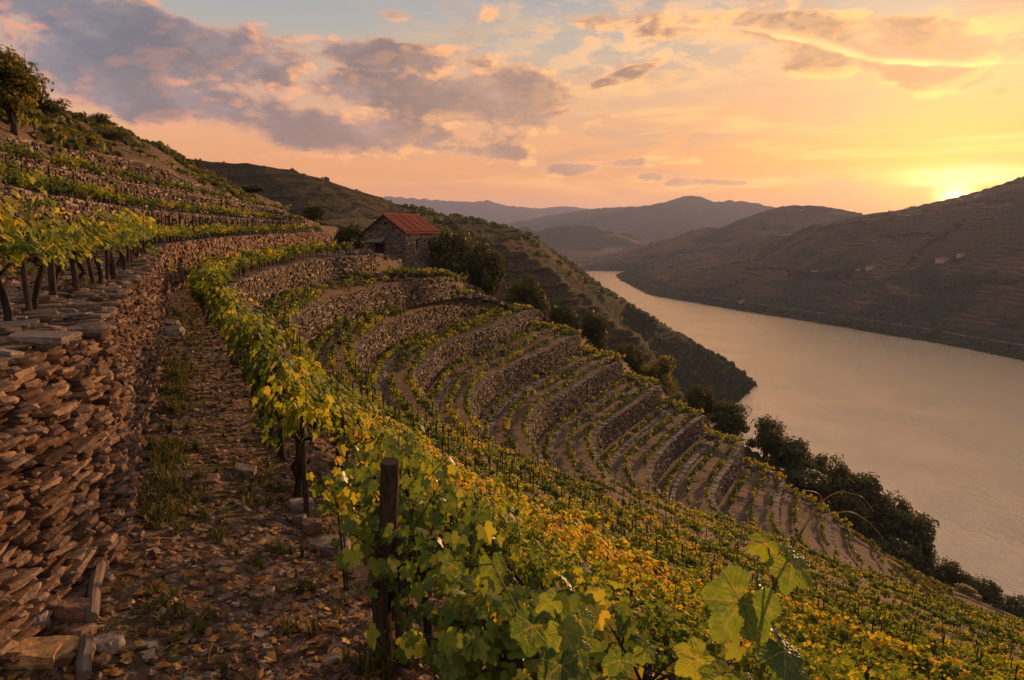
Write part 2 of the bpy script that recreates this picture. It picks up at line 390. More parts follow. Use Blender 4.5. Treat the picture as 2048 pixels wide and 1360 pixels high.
def mk_far():
    m, t = material('valley_slopes'); p = pos(t)
    s = t.new('ShaderNodeSeparateXYZ', {0: p}); veg = attr(t, 'veg'); pale = attr(t, 'pale')
    wob = t.m('MULTIPLY', t.noise(p, .012, 4, .55), 26.0)
    band = t.m('FRACT', t.m('DIVIDE', t.m('ADD', s.outputs[2], wob), 6.0))
    ter = t.m('MULTIPLY', t.mapr(band, .0, .25), t.mapr(band, 1.0, .70))
    patch = t.new('ShaderNodeTexVoronoi', {'Vector': t.vm('ADD', p, t.vm('MULTIPLY', t.new('ShaderNodeTexNoise', {'Vector': p, 'Scale': .006}).outputs[1], (90, 90, 90)))}, feature='F1')
    patch.inputs['Scale'].default_value = .0065
    pr = t.new('ShaderNodeSeparateColor', {0: patch.outputs['Color']})
    soil = t.ramp(pr.outputs[0], [(0, (.050, .032, .026)), (.35, (.13, .060, .042)), (.65, (.18, .098, .062)), (1, (.055, .050, .028))])
    n = t.noise(p, .09, 6, .7)
    soil = t.mix(t.mapr(n, .35, .7), t.mix(.5, soil, (.03, .028, .018, 1)), soil)
    riser = t.mix(.5, soil, (.030, .024, .018, 1))
    col = t.mix(t.m('MULTIPLY', t.m('SUBTRACT', 1.0, ter), t.mapr(pr.outputs[1], .1, .5, .45, .95)), soil, riser)
    thin = t.mapr(t.m('ABSOLUTE', t.m('SUBTRACT', band, .66)), .07, .0)
    col = t.mix(t.m('MULTIPLY', thin, t.mapr(t.noise(p, .03, 4, .7), .44, .58, 0, .75)), col, (.36, .26, .18, 1))
    col = t.mix(t.m('MULTIPLY', pale, t.mapr(n, .35, .6)), col, (.26, .235, .215, 1))
    gr = t.ramp(t.noise(p, .16, 5, .75), [(.3, (.025, .031, .016)), (.55, (.055, .064, .028)), (.75, (.11, .10, .045))])
    nz_ = t.new('ShaderNodeSeparateXYZ', {0: t.new('ShaderNodeNewGeometry').outputs['True Normal']}).outputs[2]
    stn = t.voro(t.vm('MULTIPLY', p, (1, 1, 2.2)), 1.1, out=0)
    wallc = t.ramp(t.m('ADD', t.m('MULTIPLY', stn, .6), t.m('MULTIPLY', t.noise(p, .8, 3, .7), .6)), [(.3, (.030, .024, .020)), (.6, (.075, .058, .045)), (.85, (.16, .125, .10))])
    col = t.mix(t.mapr(nz_, .84, .66), col, wallc)
    dots = t.m('MULTIPLY', t.mapr(t.noise(p, .55, 3, .75), .46, .56), t.mapr(t.noise(p, .03, 3, .6), .36, .50))
    col = t.mix(t.m('MULTIPLY', dots, .85), col, t.mix(t.noise(p, .1, 2), (.030, .036, .014, 1), (.13, .115, .03, 1)))
    col = t.mix(veg, col, gr)
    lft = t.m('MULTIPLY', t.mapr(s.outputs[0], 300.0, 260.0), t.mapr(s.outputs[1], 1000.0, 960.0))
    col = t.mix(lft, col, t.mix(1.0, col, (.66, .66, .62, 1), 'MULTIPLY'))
    h = t.m('ADD', t.m('MULTIPLY', ter, t.m('SUBTRACT', 1.0, veg)), t.m('MULTIPLY', t.noise(p, .12, 6, .7), t.m('ADD', t.m('MULTIPLY', veg, 3.5), .6)))
    finish(t, col, .95, h, .8, 3.0, .03)
    return m
M['far'] = mk_far()
def mk_water():
    m, t = material('river_water'); p = pos(t)
    a = t.noise(t.vm('MULTIPLY', p, (1, .5, 1)), .22, 6, .72); b = t.noise(p, .62, 5, .78); c = t.noise(p, .02, 3, .5)
    h = t.m('ADD', a, t.m('MULTIPLY', b, .6))
    bn = t.new('ShaderNodeBump', {'Height': h, 'Distance': 1.0, 'Strength': t.mapr(c, .3, .7, .55, .80)})
    d = t.new('ShaderNodeBsdfPrincipled', {'Base Color': (.48, .28, .14, 1), 'Roughness': .16, 'IOR': 1.9, 'Specular IOR Level': .5, 'Normal': bn.outputs[0]})
    g = t.new('ShaderNodeBsdfGlossy', {'Color': (1.0, .82, .58, 1), 'Roughness': .12, 'Normal': bn.outputs[0]})
    mx = t.new('ShaderNodeMixShader', {0: .86, 1: d.outputs[0], 2: g.outputs[0]})
    t.new('ShaderNodeOutputMaterial', {'Surface': mx.outputs[0]})
    return m
M['water'] = mk_water()
def plain(name, c, rough=.7, nz=.3, sc=8.0):
    m, t = material(name); n = t.noise(pos(t), sc, 4, .6)
    finish(t, t.mix(t.mapr(n, .3, .7), t.mix(nz, c + (1,), (.02, .02, .02, 1)), c + (1,)), rough, n, .4, .02)
    return m
M['white'] = plain('whitewash', (.42, .36, .31)); M['dark'] = plain('dark_opening', (.012, .010, .009)); M['wood_dark'] = plain('dark_wood', (.045, .022, .016))
M['roof_far'] = plain('clay_tiles_far', (.32, .12, .07)); M['concrete'] = plain('concrete_slab', (.20, .17, .145))

# ---------------------------------------------------------------- near hillside: lofted terraces
# twelve stations per terrace edge: 0 over the ridge, 1 ridge end ... 5 left bend, 6 gully, 7-10 near slope, 11 out of sight
def away(p, dx=4, dy=14, dz=-8): return (p[0] + dx, p[1] + dy, p[2] + dz)
ROWS = []
def row(name, pts, wh, near_wh=None): ROWS.append(dict(name=name, pts=[tuple(q) for q in pts], wh=wh, nwh=near_wh))
T_ = [D(520, 440, 150), D(560, 415, 125), D(470, 385, 118), D(430, 362, 108), D(366, 335, 98), D(331, 311, 93), D(260, 284, 86), D(176, 250, 78), D(80, 213, 68), D(0, 180, 62), D(-220, 110, 54), (-75, 20, 24)]
row('back', [(p[0] - 14, p[1] + 16, p[2] - 10) for p in T_], 0)
row('top', T_, 0)
row('u3', [D(590, 440, 118), D(560, 425, 95), D(480, 400, 85), D(441, 386, 76), D(366, 360, 66), D(309, 334, 60), D(220, 314, 54), D(123, 298, 46), D(9, 272, 38), D(-160, 250, 32), (-40, 12, 5.6), (-38, -12, 6)], 1.9)
row('u2', [D(640, 446, 105), D(600, 434, 83), D(520, 415, 76), D(450, 402, 68), D(375, 389, 60), D(287, 373, 52), D(123, 342, 38), D(0, 320, 30), D(-150, 300, 26), (-27, 14, 3.2), (-27, 4, 3.4), (-26, -12, 3.6)], 1.5)
row('u1', [D(680, 455, 98), D(609, 448, 75), D(520, 441, 68), D(441, 435, 60), D(360, 428, 52), D(287, 422, 45), D(123, 397, 30), D(0, 375, 22.5), D(-140, 350, 19), (-17.5, 10, 1.5), (-17.5, 2, 1.6), (-17, -12, 1.7)], 1.9)
zA = -.8
row('a', [(-27, 104, -3.4), P(650, 465, zA), P(560, 469, -.82), P(470, 474, -.8), P(390, 483, zA), P(326, 491, zA), P(291, 527, zA), P(265, 558, zA), P(212, 598, zA), P(135, 684, zA), (-2.95, 2.6, zA), (-3.1, -5, zA)], 1.9)
zB = -3.0
row('b', [(-12, 106, -6.8), P(735, 512, zB), P(640, 521, zB), P(560, 536, zB), P(490, 558, zB), P(450, 592, zB), P(468, 650, zB), P(508, 705, zB), (-2.7, 9.0, -3.0), (-.45, 4.7, -3.05), (1.6, 2.7, -3.4), (5, -2, -4.2)], 2.1)
row('c', [(-3, 110, -11.5)] + [P(u, v, -6) for u, v in ((885, 555), (800, 567), (725, 582), (650, 602), (588, 648), (600, 700), (640, 768), (765, 925), (1055, 1150), (1290, 1330), (1900, 1900))], 2.6)
def lvl(z, px): return [P(u, v, z) for u, v in px]
def lower(name, z, px, wh):
    q = lvl(z, px); row(name, [away(q[0], *((10, 19, -6.5) if name == 'd' else (7, 17, -8)))] + q, wh)
# stations 1..11
lower('d', -9.5, ((954, 590), (891, 606), (820, 631), (755, 658), (712, 708), (722, 758), (785, 838), (940, 990), (1250, 1185), (1520, 1335), (2120, 1750)), 2.7)
lower('e', -13, ((1064, 620), (988, 652), (924, 675), (870, 703), (835, 750), (850, 802), (905, 868), (1070, 990), (1330, 1163), (1620, 1290), (2150, 1520)), 2.7)
lower('f', -17, ((1153, 671), (1085, 704), (1021, 731), (972, 760), (944, 806), (960, 858), (1010, 912), (1160, 1018), (1420, 1148), (1720, 1270), (2150, 1440)), 2.9)
lower('g', -21, ((1238, 722), (1174, 759), (1126, 789), (1085, 818), (1062, 857), (1075, 900), (1115, 948), (1270, 1026), (1500, 1145), (1780, 1262), (2150, 1395)), 2.9)
lower('h', -25, ((1317, 773), (1276, 803), (1221, 841), (1196, 862), (1188, 890), (1200, 925), (1232, 963), (1370, 1042), (1590, 1148), (1840, 1253), (2150, 1364)), 2.9)
lower('i', -29, ((1401, 835), (1357, 869), (1325, 903), (1306, 932), (1303, 960), (1320, 985), (1350, 1010), (1480, 1072), (1680, 1158), (1890, 1240), (2150, 1338)), 2.9)
lower('j', -33, ((1482, 890), (1467, 921), (1446, 948), (1432, 975), (1428, 1000), (1440, 1025), (1470, 1048), (1590, 1096), (1740, 1165), (1920, 1238), (2150, 1318)), 2.9)
lower('k', -37, ((1567, 965), (1560, 990), (1556, 1015), (1556, 1035), (1560, 1055), (1572, 1075), (1600, 1100), (1690, 1140), (1830, 1198), (1970, 1243), (2160, 1300)), 1.4)
lower('l', -42, ((1660, 1030), (1660, 1050), (1662, 1068), (1666, 1085), (1676, 1100), (1690, 1115), (1715, 1135), (1790, 1170), (1890, 1212), (2010, 1250), (2170, 1288)), .7)
lower('m', -48, ((1765, 1105), (1772, 1118), (1780, 1130), (1790, 1142), (1802, 1155), (1818, 1168), (1840, 1182), (1890, 1205), (1960, 1232), (2050, 1255), (2180, 1284)), .5)
lower('n', -56, ((1900, 1180), (1906, 1188), (1914, 1197), (1924, 1206), (1936, 1214), (1950, 1222), (1970, 1231), (2010, 1243), (2060, 1255), (2120, 1266), (2200, 1280)), 0)
lower('o', -68, ((2060, 1245), (2066, 1250), (2072, 1254), (2080, 1258), (2090, 1262), (2100, 1266), (2115, 1270), (2140, 1273), (2170, 1276), (2200, 1279), (2240, 1284)), 0)
# keep the last station off the camera: push it right and back
for R in ROWS[7:]:
    p10 = R['pts'][10]; R['pts'][11] = (p10[0] + 9 + .12 * p10[1], max(p10[1] * .72 - 3, -4), p10[2])
NS = 12
def station(R, q): return pchip(R['pts'], q)
def wallh(i, q, top, nxt):
    R = ROWS[i]; dz = top[:, 2] - nxt[:, 2]
    if R['name'] == 'a': f = np.interp(q, [0, .8, 1, 7.6, 8.7, 11], [.25, .9, 1, 1, .84, .80])
    elif R['name'] in ('u1', 'u2', 'u3'): f = np.interp(q, [0, .8, 1, 11], [.25, .9, 1, 1])
    elif R['name'] == 'b': f = np.interp(q, [0, .8, 1, 6.3, 7.2, 7.8, 11], [.3, .8, 1, 1, .7, .12, .1])
    else: f = np.interp(q, [0, .8, 1, 5.9, 6.6, 7.3, 11], [.25, .8, 1, 1, .75, .12, .08])
    return np.minimum(R['wh'] * f, np.maximum(dz, .05) * .86)
def outward(c):            # horizontal unit normal pointing down the hill
    g = np.gradient(c, axis=0); n = np.column_stack([-g[:, 1], g[:, 0], 0 * g[:, 0]])
    n /= np.linalg.norm(n, axis=1)[:, None] + 1e-9
    return n
Q = np.linspace(0, NS - 1, 529)
TOPS = [station(R, Q) for R in ROWS]
BASES = []; WHS = []
for i in range(len(ROWS)):
    nxt = TOPS[i + 1] if i + 1 < len(ROWS) else TOPS[i] - [0, 0, 5]
    h = wallh(i, Q, TOPS[i], nxt); WHS.append(h)
    n = outward(TOPS[i])
    dirn_ = nxt - TOPS[i]; sgn = np.sign((n * dirn_).sum(1)); sgn[sgn == 0] = 1
    n = n * np.sign(np.median(sgn)); R = ROWS[i]; R['n'] = n
    b = TOPS[i] + n * .10; b = b - np.column_stack([0 * h, 0 * h, h]); BASES.append(b)
NF = 13
grid = []
for i in range(len(ROWS)):
    grid.append(TOPS[i] - ROWS[i]['n'] * .12 * (WHS[i] > .3)[:, None])
    if i + 1 == len(ROWS): break
    if ROWS[i]['wh'] > 0: grid.append(BASES[i] - ROWS[i]['n'] * .12 * (WHS[i] > .3)[:, None])
    for f in np.linspace(0, 1, NF)[1:-1]:
        s_ = f
        p = BASES[i] * (1 - s_) + TOPS[i + 1] * s_
        x, y = p[:, 0], p[:, 1]
        dist = np.hypot(x, y)
        amp = np.clip(dist / 60, .12, 1.0) if i > 3 else .5
        if i <= 1: amp = np.full_like(x, 2.4)
        edge_ = math.sin(math.pi * f) ** .6
        p = p + np.column_stack([0 * x, 0 * x, (fbm(x * .35, y * .35, 4, 3) - .5) * .55 * amp * edge_ + (fbm(x * 1.7, y * 1.7, 3, 5) - .5) * .13 * edge_])
        if i <= 1: p[:, 2] += np.sin(f * math.pi) * (1.0 if i == 1 else 0)
        grid.append(p)
G = np.array(grid); nr, nc = G.shape[:2]
idx = np.arange(nr * nc).reshape(nr, nc)
HF = np.stack([idx[:-1, :-1], idx[1:, :-1], idx[1:, 1:], idx[:-1, 1:]], -1).reshape(-1, 4)
HV = G.reshape(-1, 3)
me = mesh_np('hillside', HV, HF, M['soil'], smooth=True)
tag(link('hillside', me), kind='structure')
BV = BVHTree.FromPolygons([tuple(map(float, v)) for v in HV], [tuple(map(int, f)) for f in HF])
def ground(x, y, z0=60.0):
    h = BV.ray_cast(Vector((x, y, z0)), Vector((0, 0, -1)))
    return None if h[0] is None else h[0].z
def hit(u, v):
    d = Vector(pdir(u, v)).normalized(); h = BV.ray_cast(Vector((0, 0, 0)), d)
    return None if h[0] is None else h[0]

# ---------------------------------------------------------------- valley: right bank, promontory, far ranges
WZ = -150.0
SH_R = [P(u, v, WZ) for u, v in ((1232, 551), (1240, 560), (1300, 590), (1480, 621), (1700, 656), (1900, 691), (2048, 722))] + [(650, 640, WZ), (690, 420, WZ), (700, -300, WZ)]
SH_L = [P(1176, 548, WZ), P(1190, 562, WZ), P(1250, 612, WZ), P(1320, 668, WZ), P(1400, 706, WZ), P(1470, 738, WZ), P(1513, 768, WZ), P(1482, 800, WZ), P(1400, 850, WZ), (95, 400, WZ), (120, 320, WZ), (165, 255, WZ), (190, 180, WZ), (220, 60, WZ), (240, -300, WZ)]
far_end = [P(1150, 541, WZ), P(1180, 541, WZ), P(1260, 541, WZ)]
POLY = np.array([q[:2] for q in SH_R[::-1]] + [q[:2] for q in far_end[::-1]] + [q[:2] for q in SH_L])
def seg_dist(x, y, A, B):
    dx, dy = B[0] - A[0], B[1] - A[1]; L = dx * dx + dy * dy + 1e-9
    tt = np.clip(((x - A[0]) * dx + (y - A[1]) * dy) / L, 0, 1)
    return np.hypot(x - A[0] - tt * dx, y - A[1] - tt * dy), tt
def in_poly(x, y, poly):
    ins = np.zeros(x.shape, bool); n = len(poly)
    for i in range(n):
        x0, y0 = poly[i]; x1, y1 = poly[(i + 1) % n]
        c = ((y0 > y) != (y1 > y)) & (x < (x1 - x0) * (y - y0) / (y1 - y0 + 1e-12) + x0)
        ins ^= c
    return ins
SPURS = [  # (points, slope, roundness)
    ([D(3000, 230, 1300), D(2500, 240, 1500), D(2260, 290, 1650), D(2048, 352, 1800), D(1975, 378, 1850), D(1900, 400, 1920), D(1800, 420, 2020), D(1730, 430, 2120), D(1650, 444, 2100)], .25, 60),
    ([D(1730, 430, 2120), D(1620, 470, 1850), D(1500, 520, 1650), D(1400, 560, 1560)], .30, 60),
    ([D(2048, 352, 1800), D(2000, 440, 1450), D(1960, 540, 1250), D(1900, 640, 1080)], .26, 60),
    ([D(2400, 330, 1500), D(2300, 500, 1100), D(2120, 560, 960), D(1960, 610, 930), D(1800, 640, 1000)], .34, 40),
    ([D(1880, 405, 1940), D(1780, 500, 1550), D(1640, 580, 1280)], .28, 60),
    ([D(1900, 440, 3000), D(1720, 426, 2750), D(1650, 414, 2800), D(1590, 411, 2800), D(1550, 416, 2780), D(1490, 438, 2650), D(1420, 470, 2500), D(1340, 503, 2350), D(1262, 540, 2150)], .32, 50),
    ([D(1560, 416, 2780), D(1480, 470, 2350), D(1400, 520, 2000), D(1330, 560, 1720)], .36, 50),
    ([D(1000, 500, 3200), D(1080, 463, 3400), D(1150, 450, 3500), D(1210, 454, 3500), D(1262, 470, 3400), D(1312, 494, 3300), D(1350, 530, 3200)], .40, 220),
    ([D(860, 470, 6600), D(1050, 441, 6300), D(1130, 428, 6200), D(1200, 416, 6200), D(1290, 412, 6000), D(1335, 403, 6000), D(1380, 391, 6000), D(1408, 395, 6000), D(1430, 404, 6000), D(1462, 402, 6000), D(1500, 405, 5900), D(1550, 415, 5800), D(1660, 445, 5600)], .34, 60),
    ([D(1390, 392, 6000), D(1330, 450, 5000), D(1300, 490, 4300)], .34, 60),
    ([D(500, 420, 9500), D(740, 396, 9500), D(830, 398, 9500), D(900, 403, 9500), D(955, 406, 9400), D(975, 402, 9300), D(1000, 409, 9300), D(1060, 416, 9300), D(1130, 414, 9300), D(1180, 420, 9300), D(1400, 430, 9500), D(1900, 440, 9500)], .35, 60),
    # promontory and the slopes behind the house
    ([D(-100, 280, 300), D(250, 305, 320), D(420, 326, 350), D(490, 330, 365), D(560, 341, 385), D(620, 357, 400), D(700, 383, 430), D(760, 400, 455), D(830, 416, 480), D(900, 429, 510), D(1010, 449, 560), D(1060, 468, 580), D(1100, 497, 600), D(1150, 530, 620), D(1200, 568, 645), D(1260, 607, 670), D(1320, 645, 690), D(1400, 690, 690), D(1470, 730, 672)], .72, 14),
    ([D(200, 400, 150), D(420, 415, 180), D(560, 432, 190), D(680, 445, 215), D(780, 447, 250), D(870, 436, 300), D(930, 452, 305), D(1000, 487, 305), D(1100, 545, 300), D(1200, 607, 300), D(1240, 650, 300), D(1262, 735, 295)], 1.1, 6),
    ([D(870, 436, 300), D(830, 418, 470)], 1.3, 8),
    ([D(1000, 487, 305), D(1060, 470, 560)], 1.0, 10),
]
ridge_pts = [away(ROWS[k]['pts'][1], 3, 9, -6) for k in range(6, len(ROWS))]
SPURS.append(([away(ROWS[5]['pts'][1], -6, 20, -4)] + ridge_pts + [(125, 105, -100)], .68, 3))
SPURS.append(([(-150, 60, 8), (-60, 130, -2), (-42, 150, -8)], .9, 6))
def land(x, y, loft=None):
    acc = np.full(x.shape, -400.0); K = 5.0
    for pts, sl, rd in SPURS:
        h = np.full(x.shape, -1e4)
        for A, B in zip(pts[:-1], pts[1:]):
            d, tt = seg_dist(x, y, A, B)
            z = A[2] + (B[2] - A[2]) * tt - sl * (np.sqrt(d * d + rd * rd) - rd)
            h = np.maximum(h, z)
        m = np.maximum(acc, h); acc = m + K * np.log(np.exp((acc - m) / K) + np.exp((h - m) / K))
    r = np.hypot(x, y)
    gul = 1 - np.abs(2 * fbm(x / 170, y / 170, 4, 40) - 1)
    sc_ = np.clip((r - 700) / 900, .12, 1) ; sc_ = np.where(r > 3000, 1.6, sc_)
    acc = acc + (fbm(x / 420, y / 420, 5, 21) - .5) * 46 * sc_ - (gul - .75) * 26 * sc_ + (fbm(x / 45, y / 45, 4, 31) - .5) * np.where((x < 270) & (r < 1000), 2.5, 7) * np.clip(r / 500, .3, 1)
    # shores
    ds = np.full(x.shape, 1e9)
    for i in range(len(POLY)):
        d, _ = seg_dist(x, y, POLY[i], POLY[(i + 1) % len(POLY)]); ds = np.minimum(ds, d)
    ins = in_poly(x, y, POLY)
    bank = WZ + 1.0 + np.minimum(ds * .55, 8) + np.minimum(ds, 700) * .06
    roof_ = np.where((x < 270) & (r < 1000), WZ + .5 + ds * 1.1 + np.maximum(ds - 60, 0) * 5, WZ + .5 + ds * .34 + np.maximum(ds - 260, 0) * .45 + np.maximum(ds - 700, 0) * 2)
    acc = np.where(ins, WZ - 2 - np.minimum(ds * .1, 3), np.clip(acc, bank, roof_))
    return acc, ds, ins
NAZ = 860
azs = np.radians(np.linspace(-54, 58, NAZ))
lr = np.concatenate([np.linspace(math.log(55), math.log(150), 50)[:-1], np.linspace(math.log(150), math.log(2700), 660)[:-1], np.linspace(math.log(2700), math.log(11800), 170)])
NRD = len(lr); rds = np.exp(lr)
AZ, RD = np.meshgrid(azs, rds, indexing='ij')
FX, FY = RD * np.sin(AZ), RD * np.cos(AZ)
FZ, FDS, FIN = land(FX, FY)
# fit the far ridges to the skyline heights read off the photograph, each at its own distance
def fit(us, vs, r0, r1, wid):
    a_ = [azel(u, v) for u, v in zip(us, vs)]; ta = np.array([q[0] for q in a_]); te = np.tan([q[1] for q in a_])
    inw = np.interp(azs, [ta[0] - .02, ta[0], ta[-1], ta[-1] + .02], [0, 1, 1, 0]); tgt = np.interp(azs, ta, te)
    m_ = (rds > r0) & (rds < r1); T = FZ[:, m_] / rds[m_]; jm = T.argmax(1); rr = rds[m_][jm]; dz = (tgt - T.max(1)) * rr * inw
    k_ = np.hanning(15); k_ /= k_.sum(); dz = np.convolve(np.pad(dz, 7, 'edge'), k_, 'valid'); k_ = np.hanning(61); k_ /= k_.sum(); rr = np.convolve(np.pad(rr, 30, 'edge'), k_, 'valid')
    w_ = np.exp(-((np.log(rds)[None, :] - np.log(rr)[:, None]) / wid) ** 2)
    return dz[:, None] * w_ * np.clip(FDS / 150, 0, 1)
for _ in range(3):
    FZ = FZ + fit([1400, 1500, 1600, 1680, 1735, 1800, 1900, 1980, 2048, 2200], [505, 480, 458, 438, 428, 420, 398, 376, 352, 310], 1300, 2350, .22)
    FZ = FZ + fit([1440, 1500, 1550, 1565, 1590, 1625, 1650, 1690, 1720, 1760, 1800], [455, 432, 417, 412, 411, 411, 413, 420, 427, 440, 450], 2500, 3200, .12)
    FZ = FZ + fit([1050, 1100, 1200, 1290, 1335, 1365, 1385, 1408, 1425, 1462, 1500, 1550, 1600], [441, 430, 416, 412, 403, 393, 391, 395, 404, 401, 404, 415, 424], 4600, 7500, .12)
    FZ = FZ + fit([780, 830, 900, 950, 965, 978, 990, 1010, 1080, 1115, 1140, 1180, 1250], [393, 397, 402, 404, 401, 401, 405, 411, 417, 413, 413, 418, 424], 8300, 10500, .08)
    FZ = FZ + fit([800, 830, 900, 1010, 1060, 1100, 1150, 1200, 1260, 1320, 1400, 1470, 1500], [408, 417, 431, 452, 470, 500, 534, 574, 613, 653, 697, 738, 757], 400, 770, .10)
    FZ = FZ + fit([880, 930, 1000, 1100, 1200, 1250], [438, 455, 489, 547, 610, 665], 240, 380, .10)
    FZ = FZ + fit([1085, 1110, 1150, 1200, 1250, 1300, 1330], [462, 453, 449, 453, 463, 483, 497], 3050, 4000, .08)
# terraces: real steps in the farmed slopes
def steps(z, s, sharp):
    k_ = z / s; f = k_ - np.floor(k_); return s * (np.floor(k_) + np.clip((f - .5) * sharp + .5, 0, 1) * (1) )
RRg = np.hypot(FX, FY); wobz = (fbm(FX / 140, FY / 140, 3, 91) - .5) * 9
okst = np.clip((fbm(FX / 130, FY / 130, 3, 92) - .40) * 9, 0, 1)
st_l = steps(FZ + wobz, 3.1, 2.8) - wobz; st_r = steps(FZ + wobz, 7.5, 2.2) - wobz
FZ = np.where((FX < 270) & (RRg < 1000) & (RRg > 120), FZ + (st_l - FZ) * okst, np.where((RRg < 2900) & (RRg > 120) & (FDS > 45), FZ + (st_r - FZ) * okst, FZ))
FZ = np.maximum(FZ, WZ - 6)
for i in range(NAZ):
    for j in range(0, 150):
        if rds[j] > 190: break
        g = ground(FX[i, j], FY[i, j])
        if g is not None: FZ[i, j] = min(FZ[i, j], g - 9)
RNm = fbm(FX / 60, FY / 60, 5, 77); RNb = fbm(FX / 260, FY / 260, 4, 78)
RR = np.hypot(FX, FY)
left_side = (FX < 270) & (RR < 1000)
veg = np.clip((RNm * .55 + RNb * .45 - np.where(left_side, .475, .49)) * 14, 0, 1)
veg = np.maximum(veg, np.clip(1.6 - FDS / np.where(left_side, 60, 45), 0, 1))
# the promontory's back and nose are thick with scrub
pr_pts = SPURS[11][0]
dpr = np.full(FX.shape, 1e9)
for A, B in zip(pr_pts[8:-1], pr_pts[9:]):
    d_, _ = seg_dist(FX, FY, A, B); dpr = np.minimum(dpr, d_)
nose = np.clip((FX - 35) / 50, 0, 1)
veg = np.where(left_side, np.maximum(veg * .8, np.clip(1.5 - dpr / (24 + 260 * nose), 0, 1)), veg)
veg = np.where(left_side & (FX > 50), np.maximum(veg, np.clip((FX - 55) / 22, 0, 1) * np.clip((RNm - .34) * 9, .45, 1)), veg)
veg = np.where(RR > 3100, .75 + .25 * veg, veg)
pc = D(690, 425, 260)
pale = np.clip(1.3 - np.hypot((FX - pc[0]) / 32, (FY - pc[1]) / 55), 0, 1) * left_side
veg = veg * (1 - pale)
fi = np.arange(NAZ * NRD).reshape(NAZ, NRD)
FFc = np.stack([fi[:-1, :-1], fi[:-1, 1:], fi[1:, 1:], fi[1:, :-1]], -1).reshape(-1, 4)
FV = np.column_stack([FX.ravel(), FY.ravel(), FZ.ravel()])
me = mesh_np('hills', FV, FFc, M['far'], smooth=True, pattrs={'veg': veg.ravel(), 'pale': pale.ravel()})
tag(link('hills', me), kind='structure')
def far_z(x, y):
    a = math.atan2(x, y); r = math.hypot(x, y)
    i = (a - azs[0]) / (azs[1] - azs[0]); j = float(np.interp(math.log(r), lr, np.arange(NRD)))
    i = min(max(i, 0), NAZ - 1.001); j = min(max(j, 0), NRD - 1.001); i0, j0 = int(i), int(j); fi_, fj = i - i0, j - j0
    return (FZ[i0, j0] * (1 - fi_) + FZ[i0 + 1, j0] * fi_) * (1 - fj) + (FZ[i0, j0 + 1] * (1 - fi_) + FZ[i0 + 1, j0 + 1] * fi_) * fj
me = mesh_np('river', [(-300, -300, WZ), (1400, -300, WZ), (1400, 3200, WZ), (-300, 3200, WZ)], np.array([(0, 1, 2, 3)]), M['water'])
tag(link('river', me), kind='structure')
# haze: one box of even air round everything
hz, ht = material('haze_air')
vol = ht.new('ShaderNodeVolumePrincipled', {'Color': (.52, .60, 1.0, 1), 'Density': HAZE_D, 'Anisotropy': .25})
ht.new('ShaderNodeOutputMaterial', {'Volume': vol.outputs[0]})
bx0, bx1, by0, by1, bz0, bz1 = -12500, 12500, -700, 12600, -157.0, float(FZ.max()) + 12
HVt = [(x, y, z) for z in (bz0, bz1) for y in (by0, by1) for x in (bx0, bx1)]
me = mesh_np('haze', HVt, BOXF, hz)
tag(link('haze', me), 'thin mauve evening haze filling the valley air', 'haze', kind='stuff')
# ---------------------------------------------------------------- dry stone walls
def rock_template():
    pts = [(x, y, z) for x in (-1, 0, 1) for y in (-1, 0, 1) for z in (-1, 0, 1) if (x, y, z) != (0, 0, 0)]
    ix = {p: k for k, p in enumerate(pts)}; F = []
    for ax in range(3):
        for sg in (-1, 1):
            for a in (-1, 0):
                for b in (-1, 0):
                    q = []
                    for da, db in ((0, 0), (1, 0), (1, 1), (0, 1)):
                        c = [0, 0, 0]; c[ax] = sg; c[(ax + 1) % 3] = a + da; c[(ax + 2) % 3] = b + db
                        q.append(ix[tuple(c)])
                    F.append(q if sg > 0 else q[::-1])
    V = np.array(pts, float); L = np.linalg.norm(V, axis=1)[:, None]
    V = V / L ** .45
    return V * .5, np.array(F)
RKV, RKF = rock_template()
BXV = np.array([(x, y, z) for z in (-.5, .5) for y in (-.5, .5) for x in (-.5, .5)])
def stones(mb, C, T, N, size, jit, fine=False, up=None, rnd=None):
    """many irregular stones at once: C centres, T/N unit axes, size (n,3)"""
    n = len(C)
    if n == 0: return
    V0, F0 = (RKV, RKF) if fine else (BXV, BOXF)
    U = np.tile([0, 0, 1.0], (n, 1)) if up is None else up
    L = V0[None] * (1 + (RNG.random((n, len(V0), 3)) - .5) * jit * 2)
    L = L + (RNG.random((n, len(V0), 3)) - .5) * jit * .35
    L = L * size[:, None, :]
    V = C[:, None] + L[..., :1] * T[:, None] + L[..., 1:2] * N[:, None] + L[..., 2:] * U[:, None]
    F = F0[None] + (np.arange(n) * len(V0))[:, None, None]
    r = RNG.random(n) if rnd is None else rnd
    mb.add(V.reshape(-1, 3), F.reshape(-1, 4), np.repeat(r, len(F0)))
def arclen(c): return np.concatenate([[0], np.cumsum(np.linalg.norm(np.diff(c[:, :2], axis=0), axis=1))])
QQ = np.linspace(0, NS - 1, 4000)
def wall_stones(i, q0, q1, step=None):
    R = ROWS[i]; m = (QQ >= q0) & (QQ <= q1); q = QQ[m]
    top = station(R, q); h = np.interp(q, Q, WHS[i]); n = np.column_stack([np.interp(q, Q, R['n'][:, k]) for k in range(3)])
    n /= np.linalg.norm(n, axis=1)[:, None]
    s = arclen(top); return q, top, h, n, s
